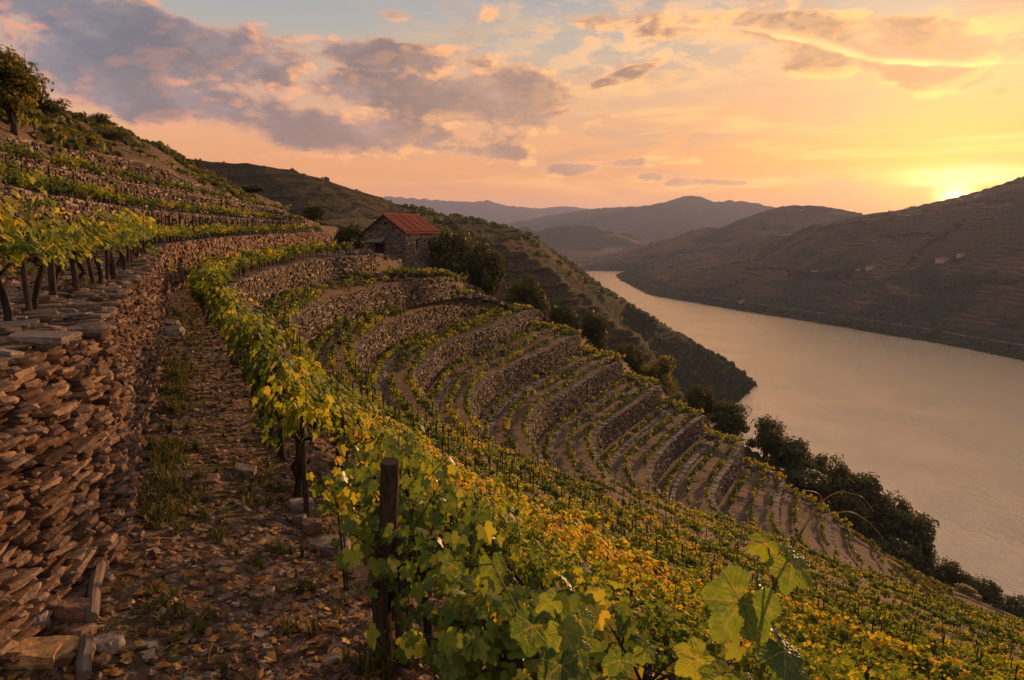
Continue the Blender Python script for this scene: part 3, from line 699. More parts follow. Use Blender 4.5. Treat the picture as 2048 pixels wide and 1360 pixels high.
def lay_wall(i, q0, q1, label, cat='stone wall'):
    q, top, h, n, s = wall_stones(i, q0, q1)
    dist = np.linalg.norm(top, axis=1)
    fm, cm = MB(), MB()
    # walk the wall in stretches whose stone size suits their distance
    edges = [0]; 
    while edges[-1] < s[-1]:
        d = np.interp(edges[-1], s, dist); edges.append(edges[-1] + np.clip(d * .15, .8, 6))
    edges[-1] = s[-1]
    for a, b in zip(edges[:-1], edges[1:]):
        d = np.interp((a + b) / 2, s, dist); fine = d < 20
        sl = np.clip(.125 + d * .0036, .14, .42); sh = np.clip(.030 + d * .0016, .038, .125)
        hm = np.interp((a + b) / 2, s, h)
        if hm < .15: continue
        nc_ = max(1, int(round(hm / sh)))
        for c in range(nc_):
            m = max(1, int((b - a) / sl)); w_ = RNG.random(m) ** 2 * 1.8 + .35; w_ = w_ / w_.sum() * (b - a)
            pos_ = a + np.cumsum(w_) - w_ / 2
            x = np.column_stack([np.interp(pos_, s, top[:, k]) for k in range(3)]); nn = np.column_stack([np.interp(pos_, s, n[:, k]) for k in range(3)])
            hh = np.interp(pos_, s, h); fr = (c + .5) / nc_
            C = x + nn * (.0 + (.03 if i == KA else .10) * fr + RNG.normal(0, .020 + .0006 * d, m)[:, None]) - np.column_stack([0 * hh, 0 * hh, hh * fr + RNG.normal(0, sh * .14, m)])
            T = np.column_stack([-nn[:, 1], nn[:, 0], 0 * hh + RNG.normal(0, .06, m)])
            ang_ = RNG.normal(0, .12, m); T = T + nn * ang_[:, None]; T /= np.linalg.norm(T, axis=1)[:, None]
            N_ = np.cross(T, [0, 0, 1.0]); N_ /= np.linalg.norm(N_, axis=1)[:, None]
            thick = hh / nc_ * (1.02 + RNG.random(m) * .25)
            stones(fm, C, T, N_, np.column_stack([w_ * 1.03, .22 + RNG.random(m) * .12, thick * (.96 if fine else 1.04)]), .13 if fine else .12, fine, np.cross(N_, T))
        # coping: flat slabs laid across the top
        wd = np.clip((.10 if i == KA else .16) + d * .004, .12, .40); m = max(1, int((b - a) / wd)); w_ = RNG.random(m) + .6; w_ = w_ / w_.sum() * (b - a)
        pos_ = a + np.cumsum(w_) - w_ / 2
        x = np.column_stack([np.interp(pos_, s, top[:, k]) for k in range(3)]); nn = np.column_stack([np.interp(pos_, s, n[:, k]) for k in range(3)])
        layers = 6 if (fine and i == KA) else 1
        for ly in range(layers):
            dp = (.50 + RNG.random(m) * .25) * (.25 + .35 * RNG.random(m) ** 2 if fine else 1)
            nn2 = nn + np.column_stack([-nn[:, 1], nn[:, 0], 0 * dp]) * RNG.normal(0, .45 if fine else .2, m)[:, None]; nn2 /= np.linalg.norm(nn2, axis=1)[:, None]
            T = np.column_stack([-nn2[:, 1], nn2[:, 0], RNG.normal(0, .07, m)])
            off = .10 - dp / 2 - ly * (.12 + .06 * RNG.random(m)) + RNG.normal(0, .04, m)
            C = x + nn * off[:, None]; C[:, 2] += .015 + RNG.normal(0, .016, m) + .01 * ly
            tk = np.clip(.05 + .0009 * d, .05, .12) * (.7 + .6 * RNG.random(m))
            stones(cm, C, T, nn2, np.column_stack([w_ * (1.0 + .25 * RNG.random(m)), dp, tk]), .14, fine)
    base = tuple(np.interp(s[-1] / 2, s, (top[:, k] if k < 2 else top[:, 2] - h)) for k in range(3))
    root = tag(link('dry_stone_wall', None, loc=base), label, cat, 'dry stone terrace walls')
    for b_, nm, mt in ((fm, 'stone_face', M['wallnear'] if i == KA else M['wall']), (cm, 'coping', M['capnear'] if i == KA else M['cap'])):
        if not b_.V: continue
        b_.V = [np.concatenate(b_.V) - base]
        link(nm, b_.build(nm, mt), root)
    return root
KA = [R['name'] for R in ROWS].index('a')
K = {R['name']: k for k, R in enumerate(ROWS)}
lay_wall(K['a'], .9, 10.5, 'tall rough schist wall along the left side of the earth path, nearest wall of all')
lay_wall(K['u1'], .9, 8.2, 'long stone wall behind the golden vines, first wall above the path wall')
lay_wall(K['u2'], .9, 8.2, 'low stone wall second above the path wall, above the yellow vine row')
lay_wall(K['u3'], .9, 8.6, 'highest stone wall at upper left, under the bare scrub hilltop')
ordn = ['first', 'second', 'third', 'fourth', 'fifth', 'sixth', 'seventh', 'eighth', 'ninth']
for n_, nm in enumerate('bcdefghij'):
    extra = {0: ', its end just left of the house', 1: ', under the house and its rubble', 8: ', curling down beside the dark trees'}.get(n_, ' in the curved vineyard bowl')
    lay_wall(K[nm], .9, 7.15, ordn[n_] + ' curved stone terrace wall down from the earth path' + extra)
lay_wall(K['k'], .95, 7.0, 'low stone terrace wall at the foot of the bowl, below the nine taller walls')
lay_wall(K['l'], .95, 6.5, 'lowest broken stone terrace wall near the river side trees')
# small pale edging walls half way across the terraces
def strip_pt(i, q, f):
    b = np.column_stack([np.interp(q, Q, BASES[i][:, k]) for k in range(3)]); tt = station(ROWS[i + 1], np.atleast_1d(q))
    return b * (1 - f) + tt * f
def edging(i, f, q0, q1, label):
    q = np.linspace(q0, q1, 700); c = strip_pt(i, q, f); s = arclen(c); m = int(s[-1] / .42)
    pos_ = (np.arange(m) + .5) * s[-1] / m; x = np.column_stack([np.interp(pos_, s, c[:, k]) for k in range(3)])
    g = np.gradient(x, axis=0); g[:, 2] = 0; g /= np.linalg.norm(g, axis=1)[:, None]; nn = np.column_stack([g[:, 1], -g[:, 0], 0 * g[:, 0]])
    x[:, 2] = [(ground(a, b) or z) + .10 for a, b, z in x]
    mb = MB(); stones(mb, x, g, nn, np.column_stack([np.full(m, .44), .45 + .3 * RNG.random(m), .22 + .12 * RNG.random(m)]), .16)
    base = x[m // 2]; mb.V = [np.concatenate(mb.V) - base]
    tag(link('stone_edging', mb.build('stone_edging', M['cap']), loc=base), label, 'stone edging', 'pale stone edgings on the terraces')
for n_, (nm, f, a, b) in enumerate((('c', .30, 5.2, 7.3), ('d', .28, 3.6, 6.6), ('e', .30, 4.2, 6.6), ('f', .28, 2.2, 6.2), ('g', .27, 1.6, 5.8), ('h', .30, 1.3, 5.9), ('i', .34, 1.3, 6.3), ('b', .16, 4.0, 6.8))):
    edging(K[nm], f, a, b, 'low pale stone edging along the foot of the ' + ordn['bcdefghij'.index(nm)] + ' curved wall below the path')

# rubble on the ridge between the wall ends
def scatter(name, pts, smin, smax, mat, label, flat=.45, fine=False, jit=.18):
    mb = MB(); n = len(pts); a = RNG.random(n) * 6.283
    T = np.column_stack([np.cos(a), np.sin(a), RNG.normal(0, .25, n)]); T /= np.linalg.norm(T, axis=1)[:, None]
    N_ = np.cross([0, 0, 1.0], T); N_ /= np.linalg.norm(N_, axis=1)[:, None]
    sz = smin + (smax - smin) * RNG.random(n) ** 2.2
    stones(mb, pts, T, N_, np.column_stack([sz, sz * (.5 + .4 * RNG.random(n)), sz * flat * (.5 + RNG.random(n))]), jit, fine, np.cross(T, N_))
    return tag(link(name, mb.build(name, mat)), label, name.replace('_', ' '), kind='stuff')
rp = []
for i in range(K['a'], K['m']):
    for _ in range(520):
        q = abs(RNG.normal(0, .32)) + .35; f = RNG.random()
        if q > 1.25: continue
        p = strip_pt(i, np.array([q]), f)[0]; g = ground(p[0], p[1])
        if g is not None: rp.append((p[0], p[1], g + .05))
scatter('rubble', np.array(rp), .25, .95, M['wall'], 'loose dark schist rubble spilling down the ridge between the wall ends')

# ---------------------------------------------------------------- leaves and plants
def leaf_outline(teeth=0, n=None):
    A = [0, 16, 33, 52, 70, 92, 112, 138, 158, 172]; Rr = [1.0, .82, .56, .86, .70, .48, .66, .62, .50, .16]
    if teeth:
        a = np.linspace(0, 172, teeth); r = np.interp(a, A, Rr) * (1 + .10 * ((np.arange(teeth) % 2) - .5)); r[0] = 1.04
    else: a, r = np.array(A, float), np.array(Rr)
    a = np.radians(a); x = np.sin(a) * r; y = np.cos(a) * r
    pts = np.vstack([np.column_stack([x, y]), np.column_stack([-x[1:], y[1:]])[::-1]])
    return pts
LO = {'hi': leaf_outline(27), 'mid': leaf_outline()[[0, 1, 2, 3, 4, 5, 6, 8, 9, 10, 12, 13, 14, 15, 16, 17, 18]] if False else leaf_outline(), 'lo': np.array([(0, 1), (.75, .35), (.5, -.5), (0, -.25), (-.5, -.5), (-.75, .35)])}
def leaf_cloud(mb, P_, size, nrm, rnd, lod='mid', mat=0, droop=.25):
    n = len(P_)
    if n == 0: return
    o = LO[lod] if lod != 'quad' else np.array([(0, 1.0), (.62, .1), (0, -.7), (-.62, .1)])
    k = len(o)
    nrm = nrm / (np.linalg.norm(nrm, axis=1)[:, None] + 1e-9)
    dwn = np.array([0, 0, -1.0]) + RNG.normal(0, .45, (n, 3)); ay = dwn - nrm * (dwn * nrm).sum(1)[:, None]; ay /= np.linalg.norm(ay, axis=1)[:, None] + 1e-9
    ax = np.cross(ay, nrm)
    S = np.broadcast_to(size, (n,))
    fold = RNG.normal(.10, .28, n)
    L = o[None] * S[:, None, None]
    dz = (np.abs(L[..., 0]) * fold[:, None] - droop * L[..., 1] ** 2 / (S[:, None] + 1e-6) * .8)
    V = P_[:, None] + L[..., :1] * ax[:, None] + L[..., 1:] * ay[:, None] + dz[..., None] * nrm[:, None]
    if lod in ('quad', 'lo') :
        if lod == 'quad': F0 = np.array([(0, 1, 2), (0, 2, 3)])
        else: F0 = np.array([(0, 1, 3), (1, 2, 3), (0, 3, 5), (3, 4, 5)])
        mb.add(V.reshape(-1, 3), (F0[None] + (np.arange(n) * k)[:, None, None]).reshape(-1, 3), np.repeat(rnd, len(F0)), mat)
    else:
        Cc = P_[:, None]; V = np.concatenate([V, Cc], 1); F0 = np.array([(j, (j + 1) % k, k) for j in range(k)])
        mb.add(V.reshape(-1, 3), (F0[None] + (np.arange(n) * (k + 1))[:, None, None]).reshape(-1, 3), np.repeat(rnd, len(F0)), mat)
TONES = {'green': -.12, 'green and yellow': .05, 'golden yellow': .15, 'orange tinged': .27}
def vine_foliage(n, size, lod, tone, L=.62, H=1.35, seed=0):
    mb = MB()
    nsh = 10; sx_ = (RNG.random(nsh) * 2 - 1) * L; k = RNG.integers(0, nsh, n)
    top = .95 + RNG.random(nsh) * .45 + (RNG.random(nsh) > .8) * .22; low = .68 + RNG.random(nsh) * .16 - (RNG.random(nsh) > .82) * .22
    z = low[k] + (top - low)[k] * RNG.random(n) ** .85
    lean = RNG.normal(0, .22, nsh)
    x = sx_[k] + RNG.normal(0, .10, n) + lean[k] * (z - .6); y = RNG.normal(0, .15, n) * (1.15 - .35 * z) + RNG.normal(0, .2, nsh)[k] * (z - .5)
    Pn = np.column_stack([x, y, z]) * (1, 1, H / 1.35)
    nr_ = np.column_stack([RNG.normal(0, .5, n), np.sign(y + RNG.normal(0, .06, n)) * (.6 + RNG.random(n) * .6), .35 + RNG.random(n) * .8])
    kk = RNG.normal(0, .10, nsh)[k]
    r = .27 + .26 * (z - .6) / .8 + RNG.normal(0, .12, n) + kk + TONES[tone]
    r = np.where(RNG.random(n) < .05, r + .3, r)
    leaf_cloud(mb, Pn, size * (.55 + .75 * RNG.random(n)), nr_, np.clip(r, .02, .98), lod)
    return mb
def vine_trunk(detail=6):
    mb = MB(); j = RNG.normal(0, .03, (5, 2))
    pts = [(j[k, 0], j[k, 1], z) for k, z in enumerate((-.08, .18, .38, .56, .70))]
    mb.tube(pts, [.042, .034, .03, .034, .026], detail, rough=.5)
    for s_ in (-1, 1):
        mb.tube([pts[3], (s_ * .15, j[1, 0], .68), (s_ * .38, j[2, 1], .74), (s_ * .58, j[0, 1], .80)], [.022, .018, .013, .008], 5, rough=.5)
    for _ in range(5):
        x = RNG.uniform(-.5, .5); mb.tube([(x, 0, .72), (x + RNG.normal(0, .06), RNG.normal(0, .08), 1.0), (x + RNG.normal(0, .12), RNG.normal(0, .14), 1.3)], [.007, .005, .003], 4)
    return mb
VT = [vine_trunk().build('vine_trunk', M['bark']) for _ in range(4)]
VF = {}
for tone in TONES:
    VF['near', tone] = [vine_foliage(225, .068, 'hi', tone).build('foliage', M['vine']) for _ in range(3)]
    VF['mid', tone] = [vine_foliage(200, .080, 'mid', tone).build('foliage', M['vine']) for _ in range(3)]
    VF['far', tone] = [vine_foliage(150, .115, 'lo', tone).build('foliage', M['vine']) for _ in range(3)]
def post_mesh(h, r):
    mb = MB(); mb.tube([(0, 0, -.15), (.006, 0, h * .4), (.0, .008, h * .8), (.004, 0, h)], [r * 1.05, r, r * .97, r * .93], 10, rough=.12)
    return mb.build('vineyard_post', M['post'])
PM = [post_mesh(h, r) for h, r in ((1.05, .026), (1.2, .032), (.95, .024))]

# rows: strip, fraction across it, from station, to station, spacing, words
VR = [
    ('u1', .945, 1.15, 9.6, .95, 'front row on the wall top'), ('u1', .86, 1.3, 5.6, 1.15, 'rear row on the wall top'),
    ('u2', .90, 1.1, 8.0, 1.15, 'row along the first upper wall'), ('u2', .45, 1.5, 8.0, 1.5, 'rear row above the first upper wall'),
    ('u3', .88, 1.3, 8.0, 1.3, 'row along the second upper wall'), ('top', .90, 2.0, 8.2, 1.9, 'row along the highest wall'),
    ('a', .76, 1.1, 9.35, .92, 'row beside the earth path'), ('a', .60, 1.3, 5.9, 1.1, 'inner row at the path end'),
    ('b', .86, 1.1, 6.6, 1.1, 'edge row one terrace below the path'), ('b', .40, 1.6, 6.2, 1.2, 'inner row one terrace below the path')]
for f in (.13, .30, .47, .64, .82): VR.append(('b', f, 6.6, 10.6, .95, {.13: 'first', .30: 'second', .47: 'third', .64: 'fourth', .82: 'fifth'}[f] + ' row downslope of the path row'))
for n_, nm in enumerate('cdefghij'):
    for f, w_ in ((.88, 'edge'), (.56, 'middle'), (.22, 'inner')):
        VR.append((nm, f, .85, 6.8, 1.15, w_ + ' row on the ' + ordn[n_ + 1] + ' terrace below the path'))
    for f, w_ in ((.10, 'upper'), (.32, 'second'), (.55, 'third'), (.80, 'lower')):
        if n_ > 3 and w_ == 'third': continue
        if n_ > 3: f = {.10: .12, .32: .45, .80: .80}[f]
        VR.append((nm, f, 6.8, 10.5, 1.0 if n_ < 3 else 1.2, w_ + ' slope row level with the ' + ordn[n_ + 1] + ' terrace'))
for nm, w_ in (('k', 'tenth'), ('l', 'eleventh'), ('m', 'twelfth')):
    for f, w2 in ((.3, 'inner'), (.8, 'edge')): VR.append((nm, f, .9, 10.3, 1.3, w2 + ' row on the ' + w_ + ' terrace'))
PLANTS = []
for ri, (nm, f, q0, q1, sp, words) in enumerate(VR):
    i = K[nm]; q = np.linspace(q0, q1, 2500); c = strip_pt(i, q, f); s = arclen(c); m = int(s[-1] / sp)
    for k in range(m):
        ps = (k + .5 + RNG.normal(0, .08)) * sp; qa = np.interp(ps, s, q)
        x, y = np.interp(ps, s, c[:, 0]), np.interp(ps, s, c[:, 1]); x2, y2 = np.interp(ps + .5, s, c[:, 0]), np.interp(ps + .5, s, c[:, 1])
        x += RNG.normal(0, .05); y += RNG.normal(0, .05)
        if y < 1.6 or abs(x) > y * .80 + 2.2: continue
        z = ground(x, y)
        if z is None: continue
        d = math.sqrt(x * x + y * y + z * z)
        if RNG.random() < (.06 if nm in ('a', 'u1') else .20) and d > 6: continue
        if d < 3.4 or (d < 5.2 and x > 1.2): continue
        if nm == 'a' and f > .7 and d < 7.4: continue
        if nm == 'b' and d < 11 and x > -1.2 and RNG.random() < .45: continue
        PLANTS.append(dict(x=x, y=y, z=z, rz=math.atan2(y2 - y, x2 - x), d=d, row=words, ri=ri, q=qa, nm=nm, hs=dict(u1=.62, u2=.72, u3=.75, top=.7, a=1.0).get(nm, .80 if not 6.5 < qa < 8.2 else .68) * (.88 if d > 25 else 1)))
# the reddish row that runs down the crest of the ridge
cr = np.array([strip_pt(K[n_], np.array([.86]), .5)[0] for n_ in 'defghijkl']); s = arclen(cr)
for k in range(int(s[-1] / .9)):
    ps = (k + .5) * .9; x, y = np.interp(ps, s, cr[:, 0]), np.interp(ps, s, cr[:, 1]); z = ground(x, y)
    if z is not None: PLANTS.append(dict(x=x, y=y, z=z, rz=0.3, d=math.sqrt(x * x + y * y + z * z), row='crest', ri=999, q=0, nm='crest', hs=.8))
def tone_of(p):
    v = fbm(np.array([p['x'] * .22 + p['ri'] * 3.3]), np.array([p['y'] * .22]), 3, 55)[0]
    if p['nm'] == 'crest': return 'orange tinged' if v > .42 else 'golden yellow'
    b = v + RNG.normal(0, .06)
    if p['nm'] == 'u1' and p['row'].startswith('front'): b = min(b + .15, .79)
    if p['nm'] == 'a' and p['q'] > 6.8: b -= .03
    if p['nm'] in ('c', 'd', 'e') and p['q'] > 6.8: b += .05
    return 'green' if b < .50 else 'green and yellow' if b < .62 else 'golden yellow' if b < .80 else 'orange tinged'
def seen(p):
    zz = p['z'] + .8; fy = p['y'] * CP - zz * SP
    if fy < .1: return False
    u = 1024 + F * p['x'] / fy; v = 680 - F * (p['y'] * SP + zz * CP) / fy
    if not (-70 < u < 2120 and 60 < v < 1480): return False
    tv = Vector((p['x'], p['y'], p['z'] + 1.1)); L = tv.length
    return BV.ray_cast(Vector((0, 0, 0)), tv.normalized(), L - .3)[0] is None
PLANTS = [p for p in PLANTS if seen(p)]
for p in PLANTS: p['tone'] = tone_of(p)
PLANTS.sort(key=lambda p: p['d'])
def ordw(n):
    if n == 1: return 'nearest'
    suf = 'th' if 10 <= n % 100 <= 20 else {1: 'st', 2: 'nd', 3: 'rd'}.get(n % 10, 'th')
    return f'{n}{suf} nearest'
cnt = {}
NIND = 296
for k, p in enumerate(PLANTS[:NIND]):
    cnt[p['row']] = cnt.get(p['row'], 0) + 1
    lod = 'near' if p['d'] < 9 else 'mid' if p['d'] < 20 else 'far'
    root = tag(link('grapevine', None, loc=(p['x'], p['y'], p['z']), rz=p['rz'], scale=(.45 + .55 * p['hs'], .45 + .55 * p['hs'], RNG.uniform(.84, 1.12) * (.15 + .85 * p['hs']))), f"{p['tone']} grapevine, {ordw(cnt[p['row']])} in the {p['row']}", 'grapevine', 'grapevines in the vineyard rows')
    fo = link('foliage', VF[lod, p['tone']][int(RNG.integers(0, 3))], root, rz=math.pi * int(RNG.integers(0, 2)))
    link('trunk', VT[int(RNG.integers(0, 4))], root)
# the rest of the vines, too many to name, as one planting with its stakes
fb, tb = MB(), MB()
for p in PLANTS[NIND:]:
    sub = MB(); d = p['d']; n = int(np.clip(6500 / d, 62, 150)); sz = np.clip(.085 + d * .0012, .10, .20)
    m_ = vine_foliage(n, sz, 'quad', p['tone'])
    V = np.concatenate(m_.V); c_, s_ = math.cos(p['rz']), math.sin(p['rz']); hs = p['hs'] * RNG.uniform(.8, 1.1)
    V = np.column_stack([V[:, 0] * c_ - V[:, 1] * s_ + p['x'], V[:, 0] * s_ + V[:, 1] * c_ + p['y'], V[:, 2] * hs + p['z']])
    fb.add(V, np.concatenate(m_.F3), np.concatenate(m_.a3))
    a_ = RNG.random() * .1; hh = RNG.uniform(1.0, 1.35)
    tb.tube([(p['x'], p['y'], p['z'] - .1), (p['x'] + a_ * .4, p['y'], p['z'] + hh)], [.035, .028], 4, cap=False)
if fb.V:
    tag(link('distant_vines', fb.build('distant_vines', M['vine'])), 'many more grapevines in curving rows across the distant terraces and slope', 'grapevines', kind='stuff')
    tag(link('distant_stakes', tb.build('distant_stakes', M['post'])), 'countless thin dark vine stakes along the distant terrace rows', 'stakes', kind='stuff')
# posts of their own beside the nearer vines
pc_ = {}; np_ = 0
for k, p in enumerate(PLANTS[:NIND]):
    if np_ >= 230: break
    if k > 40 and RNG.random() < (.05 if p['nm'] in ('a', 'u1') else .45): continue
    if p['row'] == 'rear row on the wall top': continue
    pc_[p['row']] = pc_.get(p['row'], 0) + 1; np_ += 1
    dx_, dy_ = math.cos(p['rz']) * .2, math.sin(p['rz']) * .2
    g = ground(p['x'] + dx_, p['y'] + dy_)
    o = link('vineyard_post', PM[int(RNG.integers(0, 3))], loc=(p['x'] + dx_, p['y'] + dy_, (g if g is not None and abs(g - p['z']) < .5 else p['z'])))
    o.scale = (1, 1, .35 + .65 * p['hs']); o.rotation_euler = (RNG.normal(0, .035), RNG.normal(0, .035), RNG.random() * 6)
    tag(o, f"dark wooden post, {ordw(pc_[p['row']])} in the {p['row']}", 'post', 'wooden posts in the vine rows')
print('PLANTS', len(PLANTS), 'posts', np_)
# ---------------------------------------------------------------- trees and shrubs
def tree_kind(nleaf, ls, shape, trunk_h, nblob=34, seed=1, sparse=0.0, upright=False):
    """a tree one metre tall: crown and trunk meshes"""
    rng = np.random.default_rng(seed); mb = MB(); tb_ = MB()
    cz = (1 + trunk_h) / 2; rz_ = (1 - trunk_h) / 2
    u_ = rng.normal(size=(nblob, 3)); u_ /= np.linalg.norm(u_, axis=1)[:, None]; rad = rng.random(nblob) ** .38 * .82
    B = u_ * rad[:, None] * [shape, shape, rz_] + [0, 0, cz]
    if upright: B[:, :2] *= (1.15 - .75 * (B[:, 2:3] - trunk_h) / (1 - trunk_h))
    br = (.13 + .12 * rng.random(nblob)) * (1 - sparse * .4) * (shape / .45) ** .5
    k = rng.integers(0, nblob, nleaf); d_ = rng.normal(size=(nleaf, 3)); d_ /= np.linalg.norm(d_, axis=1)[:, None]
    Pl = B[k] + d_ * (br[k] * rng.random(nleaf) ** .45)[:, None] * [1, 1, .8]
    bt = rng.random(nblob)
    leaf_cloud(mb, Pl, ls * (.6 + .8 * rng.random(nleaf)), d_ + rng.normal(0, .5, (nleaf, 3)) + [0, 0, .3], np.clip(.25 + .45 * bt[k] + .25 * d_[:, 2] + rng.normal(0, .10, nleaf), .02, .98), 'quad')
    tp = [(0, 0, -.06), (rng.normal(0, .01), .0, trunk_h * .5), (rng.normal(0, .02), rng.normal(0, .02), trunk_h), (0, 0, cz)]
    tb_.tube(tp, [.034, .026, .022, .012], 8, rough=.3)
    for j in range(0, nblob, 2):
        e = B[j]; m_ = (np.array(tp[2]) + e) / 2 + [0, 0, .03]
        tb_.tube([tp[1] if j % 4 else tp[2], m_, e], [.014, .009, .003], 5, cap=False)
    return mb, tb_
def mk_tree(mat, *a, **k):
    c, t_ = tree_kind(*a, **k); return c.build('crown', mat), t_.build('trunk', M['bark'])
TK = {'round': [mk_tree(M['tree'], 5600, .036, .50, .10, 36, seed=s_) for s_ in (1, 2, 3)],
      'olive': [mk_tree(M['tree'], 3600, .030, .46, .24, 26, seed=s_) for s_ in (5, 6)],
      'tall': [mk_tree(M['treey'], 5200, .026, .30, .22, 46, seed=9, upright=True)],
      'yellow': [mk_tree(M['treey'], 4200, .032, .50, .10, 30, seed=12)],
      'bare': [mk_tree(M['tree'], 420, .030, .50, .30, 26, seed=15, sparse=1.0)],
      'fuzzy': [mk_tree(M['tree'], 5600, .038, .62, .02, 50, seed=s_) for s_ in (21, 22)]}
def base_z(x, y):
    g = ground(x, y); f = far_z(x, y) if math.hypot(x, y) > 60 else None
    c = [q for q in (g, f) if q is not None]
    return max(c) if c else -5
TREES = [  # u, top v, width px, distance, kind, words, base v if it is known
    (6, 92, 118, 40, 'tall', 'tall green and yellow tree at the upper left edge above the walls', None),
    (72, 185, 100, 50, 'fuzzy', 'dark bushy tree on the slope just right of the tall edge tree', None),
    (122, 199, 42, 70, 'bare', 'small thin leaved tree standing alone on the upper left skyline', None),
    (163, 236, 26, 76, 'round', 'tiny round bush between two trees on the left skyline', None),
    (206, 229, 50, 77, 'olive', 'palm like bushy small tree on the left skyline', None),
    (216, 262, 64, 62, 'olive', 'round olive tree under the skyline above the highest wall', None),
    (262, 274, 46, 84, 'round', 'dark shrub clump where the left skyline drops', None),
    (303, 290, 18, 210, 'olive', 'tiny distant tree left of the distant skyline clump', None),
    (336, 297, 46, 260, 'round', 'distant dark tree clump on the hill skyline at left', None),
    (396, 314, 22, 300, 'round', 'tiny distant bush on the hill skyline right of the clump', None),
    (362, 317, 48, 88, 'olive', 'dark olive tree standing above the end of the upper walls', None),
    (404, 342, 56, 96, 'round', 'dark rounded bush just right of the olive over the upper walls', None),
    (500, 369, 56, 104, 'round', 'dark round tree above the red tinged end of the upper rows', None),
    (626, 411, 50, 100, 'round', 'dark round tree between the upper rows and the stone house', None),
    (706, 449, 66, 100, 'round', 'dark bush against the left end of the stone house', None),
    (902, 454, 92, 95, 'fuzzy', 'large dark tree right beside the stone house', None),
    (966, 477, 84, 99, 'fuzzy', 'large dark tree second to the right of the stone house', None),
    (1053, 554, 80, 113, 'round', 'rounded green tree on the ridge, first past the two by the house', None),
    (1122, 603, 72, 120, 'round', 'rounded green tree on the ridge, second past the house pair', None),
    (1190, 621, 62, 124, 'round', 'rounded green tree on the ridge, third past the house pair', None),
    (1258, 682, 64, 126, 'fuzzy', 'low dark shrub left of the yellowing tree on the ridge', None),
    (1318, 702, 84, 124, 'yellow', 'yellowing green tree on the ridge beside the red vine row', None),
    (1400, 765, 66, 124, 'fuzzy', 'low dark bush right of the yellowing ridge tree', None),
    (1462, 800, 86, 120, 'fuzzy', 'dark green tree over the upper end of the tree belt by the river', None),
    (1532, 838, 84, 122, 'olive', 'loose branched tree rising from the upper tree belt', None),
    (1585, 880, 100, 121, 'round', 'dark bushy tree, fifth from the top of the tree belt', None),
    (1650, 905, 96, 122, 'fuzzy', 'wide dark tree, sixth from the top of the tree belt', None),
    (1612, 940, 90, 114, 'round', 'dark tree at the inner side of the tree belt middle', None),
    (1712, 945, 110, 120, 'round', 'broad crowned tree in the middle of the tree belt', None),
    (1690, 985, 90, 112, 'fuzzy', 'dark bush in front of the broad crowned belt tree', None),
    (1775, 985, 110, 119, 'fuzzy', 'wide dark tree at the lower middle of the tree belt', None),
    (1822, 1022, 104, 116, 'round', 'rounded dark tree at the outer lower bend of the belt', None),
    (1800, 1085, 92, 106, 'round', 'bright green shrub at the inner foot of the tree belt', None),
    (1840, 1090, 70, 113, 'fuzzy', 'dark tree behind the bright green shrub', None),
    (1900, 1122, 84, 112, 'fuzzy', 'dark bush below the bend of the tree belt', None),
    (1960, 1160, 84, 110, 'round', 'green bush second from the lower end of the belt', None),
    (2030, 1195, 90, 112, 'fuzzy', 'green bush at the right edge above the river', None),
    (1930, 1175, 60, 104, 'yellow', 'pale green bush inside the lower end of the belt', None)]
for k, (u, v, wpx, d, kind, words, bv) in enumerate(TREES):
    xt, yt, zt = D(u, v, d); zb = base_z(xt, yt)
    if zt - zb < 1.2: zb = zt - 1.2
    wdt = wpx / F * d
    if zt - zb > wdt * 1.9: zb = zt - wdt * 1.9 if kind != 'tall' else zb
    H_ = zt - zb + .12; cr_, tr_ = TK[kind][k % len(TK[kind])]
    shp = {'round': .50, 'olive': .46, 'tall': .30, 'yellow': .5, 'bare': .5, 'fuzzy': .62}[kind]
    sxy = wdt / (2 * shp) * .95
    sxy *= 1.12
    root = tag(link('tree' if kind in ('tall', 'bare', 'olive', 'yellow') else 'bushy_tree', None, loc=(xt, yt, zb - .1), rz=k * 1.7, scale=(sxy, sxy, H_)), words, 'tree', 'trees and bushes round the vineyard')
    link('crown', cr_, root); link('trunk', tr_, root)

# scrub: uncountable shrubs over the promontory and along both shores
def scrub(name, pts, sizes, label, per=26, mat=None):
    mb = MB(); n = len(pts); P0 = np.repeat(pts, per, 0); S = np.repeat(sizes, per)
    d_ = RNG.normal(size=(n * per, 3)); d_ /= np.linalg.norm(d_, axis=1)[:, None]; d_[:, 2] = np.abs(d_[:, 2])
    Pl = P0 + d_ * (S * (.5 + .5 * RNG.random(n * per)))[:, None] * [.6, .6, .62]
    rb = np.repeat(RNG.random(n), per)
    leaf_cloud(mb, Pl, S * .30 * (.7 + .6 * RNG.random(n * per)), d_ + RNG.normal(0, .35, d_.shape), np.clip(.15 + .6 * rb + .15 * RNG.normal(size=n * per), .02, .98), 'quad')
    tag(link(name, mb.build(name, mat or M['tree'])), label, 'scrub', kind='stuff')
cell = RR * (azs[1] - azs[0]) * RR * np.gradient(lr)[None, :]
def sample_cells(mask, dens_, cap):
    w_ = np.where(mask, cell * dens_, 0).ravel(); tot = w_.sum(); n = int(min(tot, cap)); print('scrub', tot)
    ii = RNG.choice(len(w_), n, p=w_ / tot); a, b = np.unravel_index(ii, RR.shape)
    az_ = azs[a] + (RNG.random(n) - .5) * (azs[1] - azs[0]); r_ = rds[b] * np.exp((RNG.random(n) - .5) * .0045)
    x, y = r_ * np.sin(az_), r_ * np.cos(az_)
    return np.array([(p, q, far_z(p, q)) for p, q in zip(x, y)])
okz = (FZ > WZ + .3) & ~FIN & (np.abs(AZ) < .80)
m1 = okz & left_side & (RR > 150) & (veg > .35)
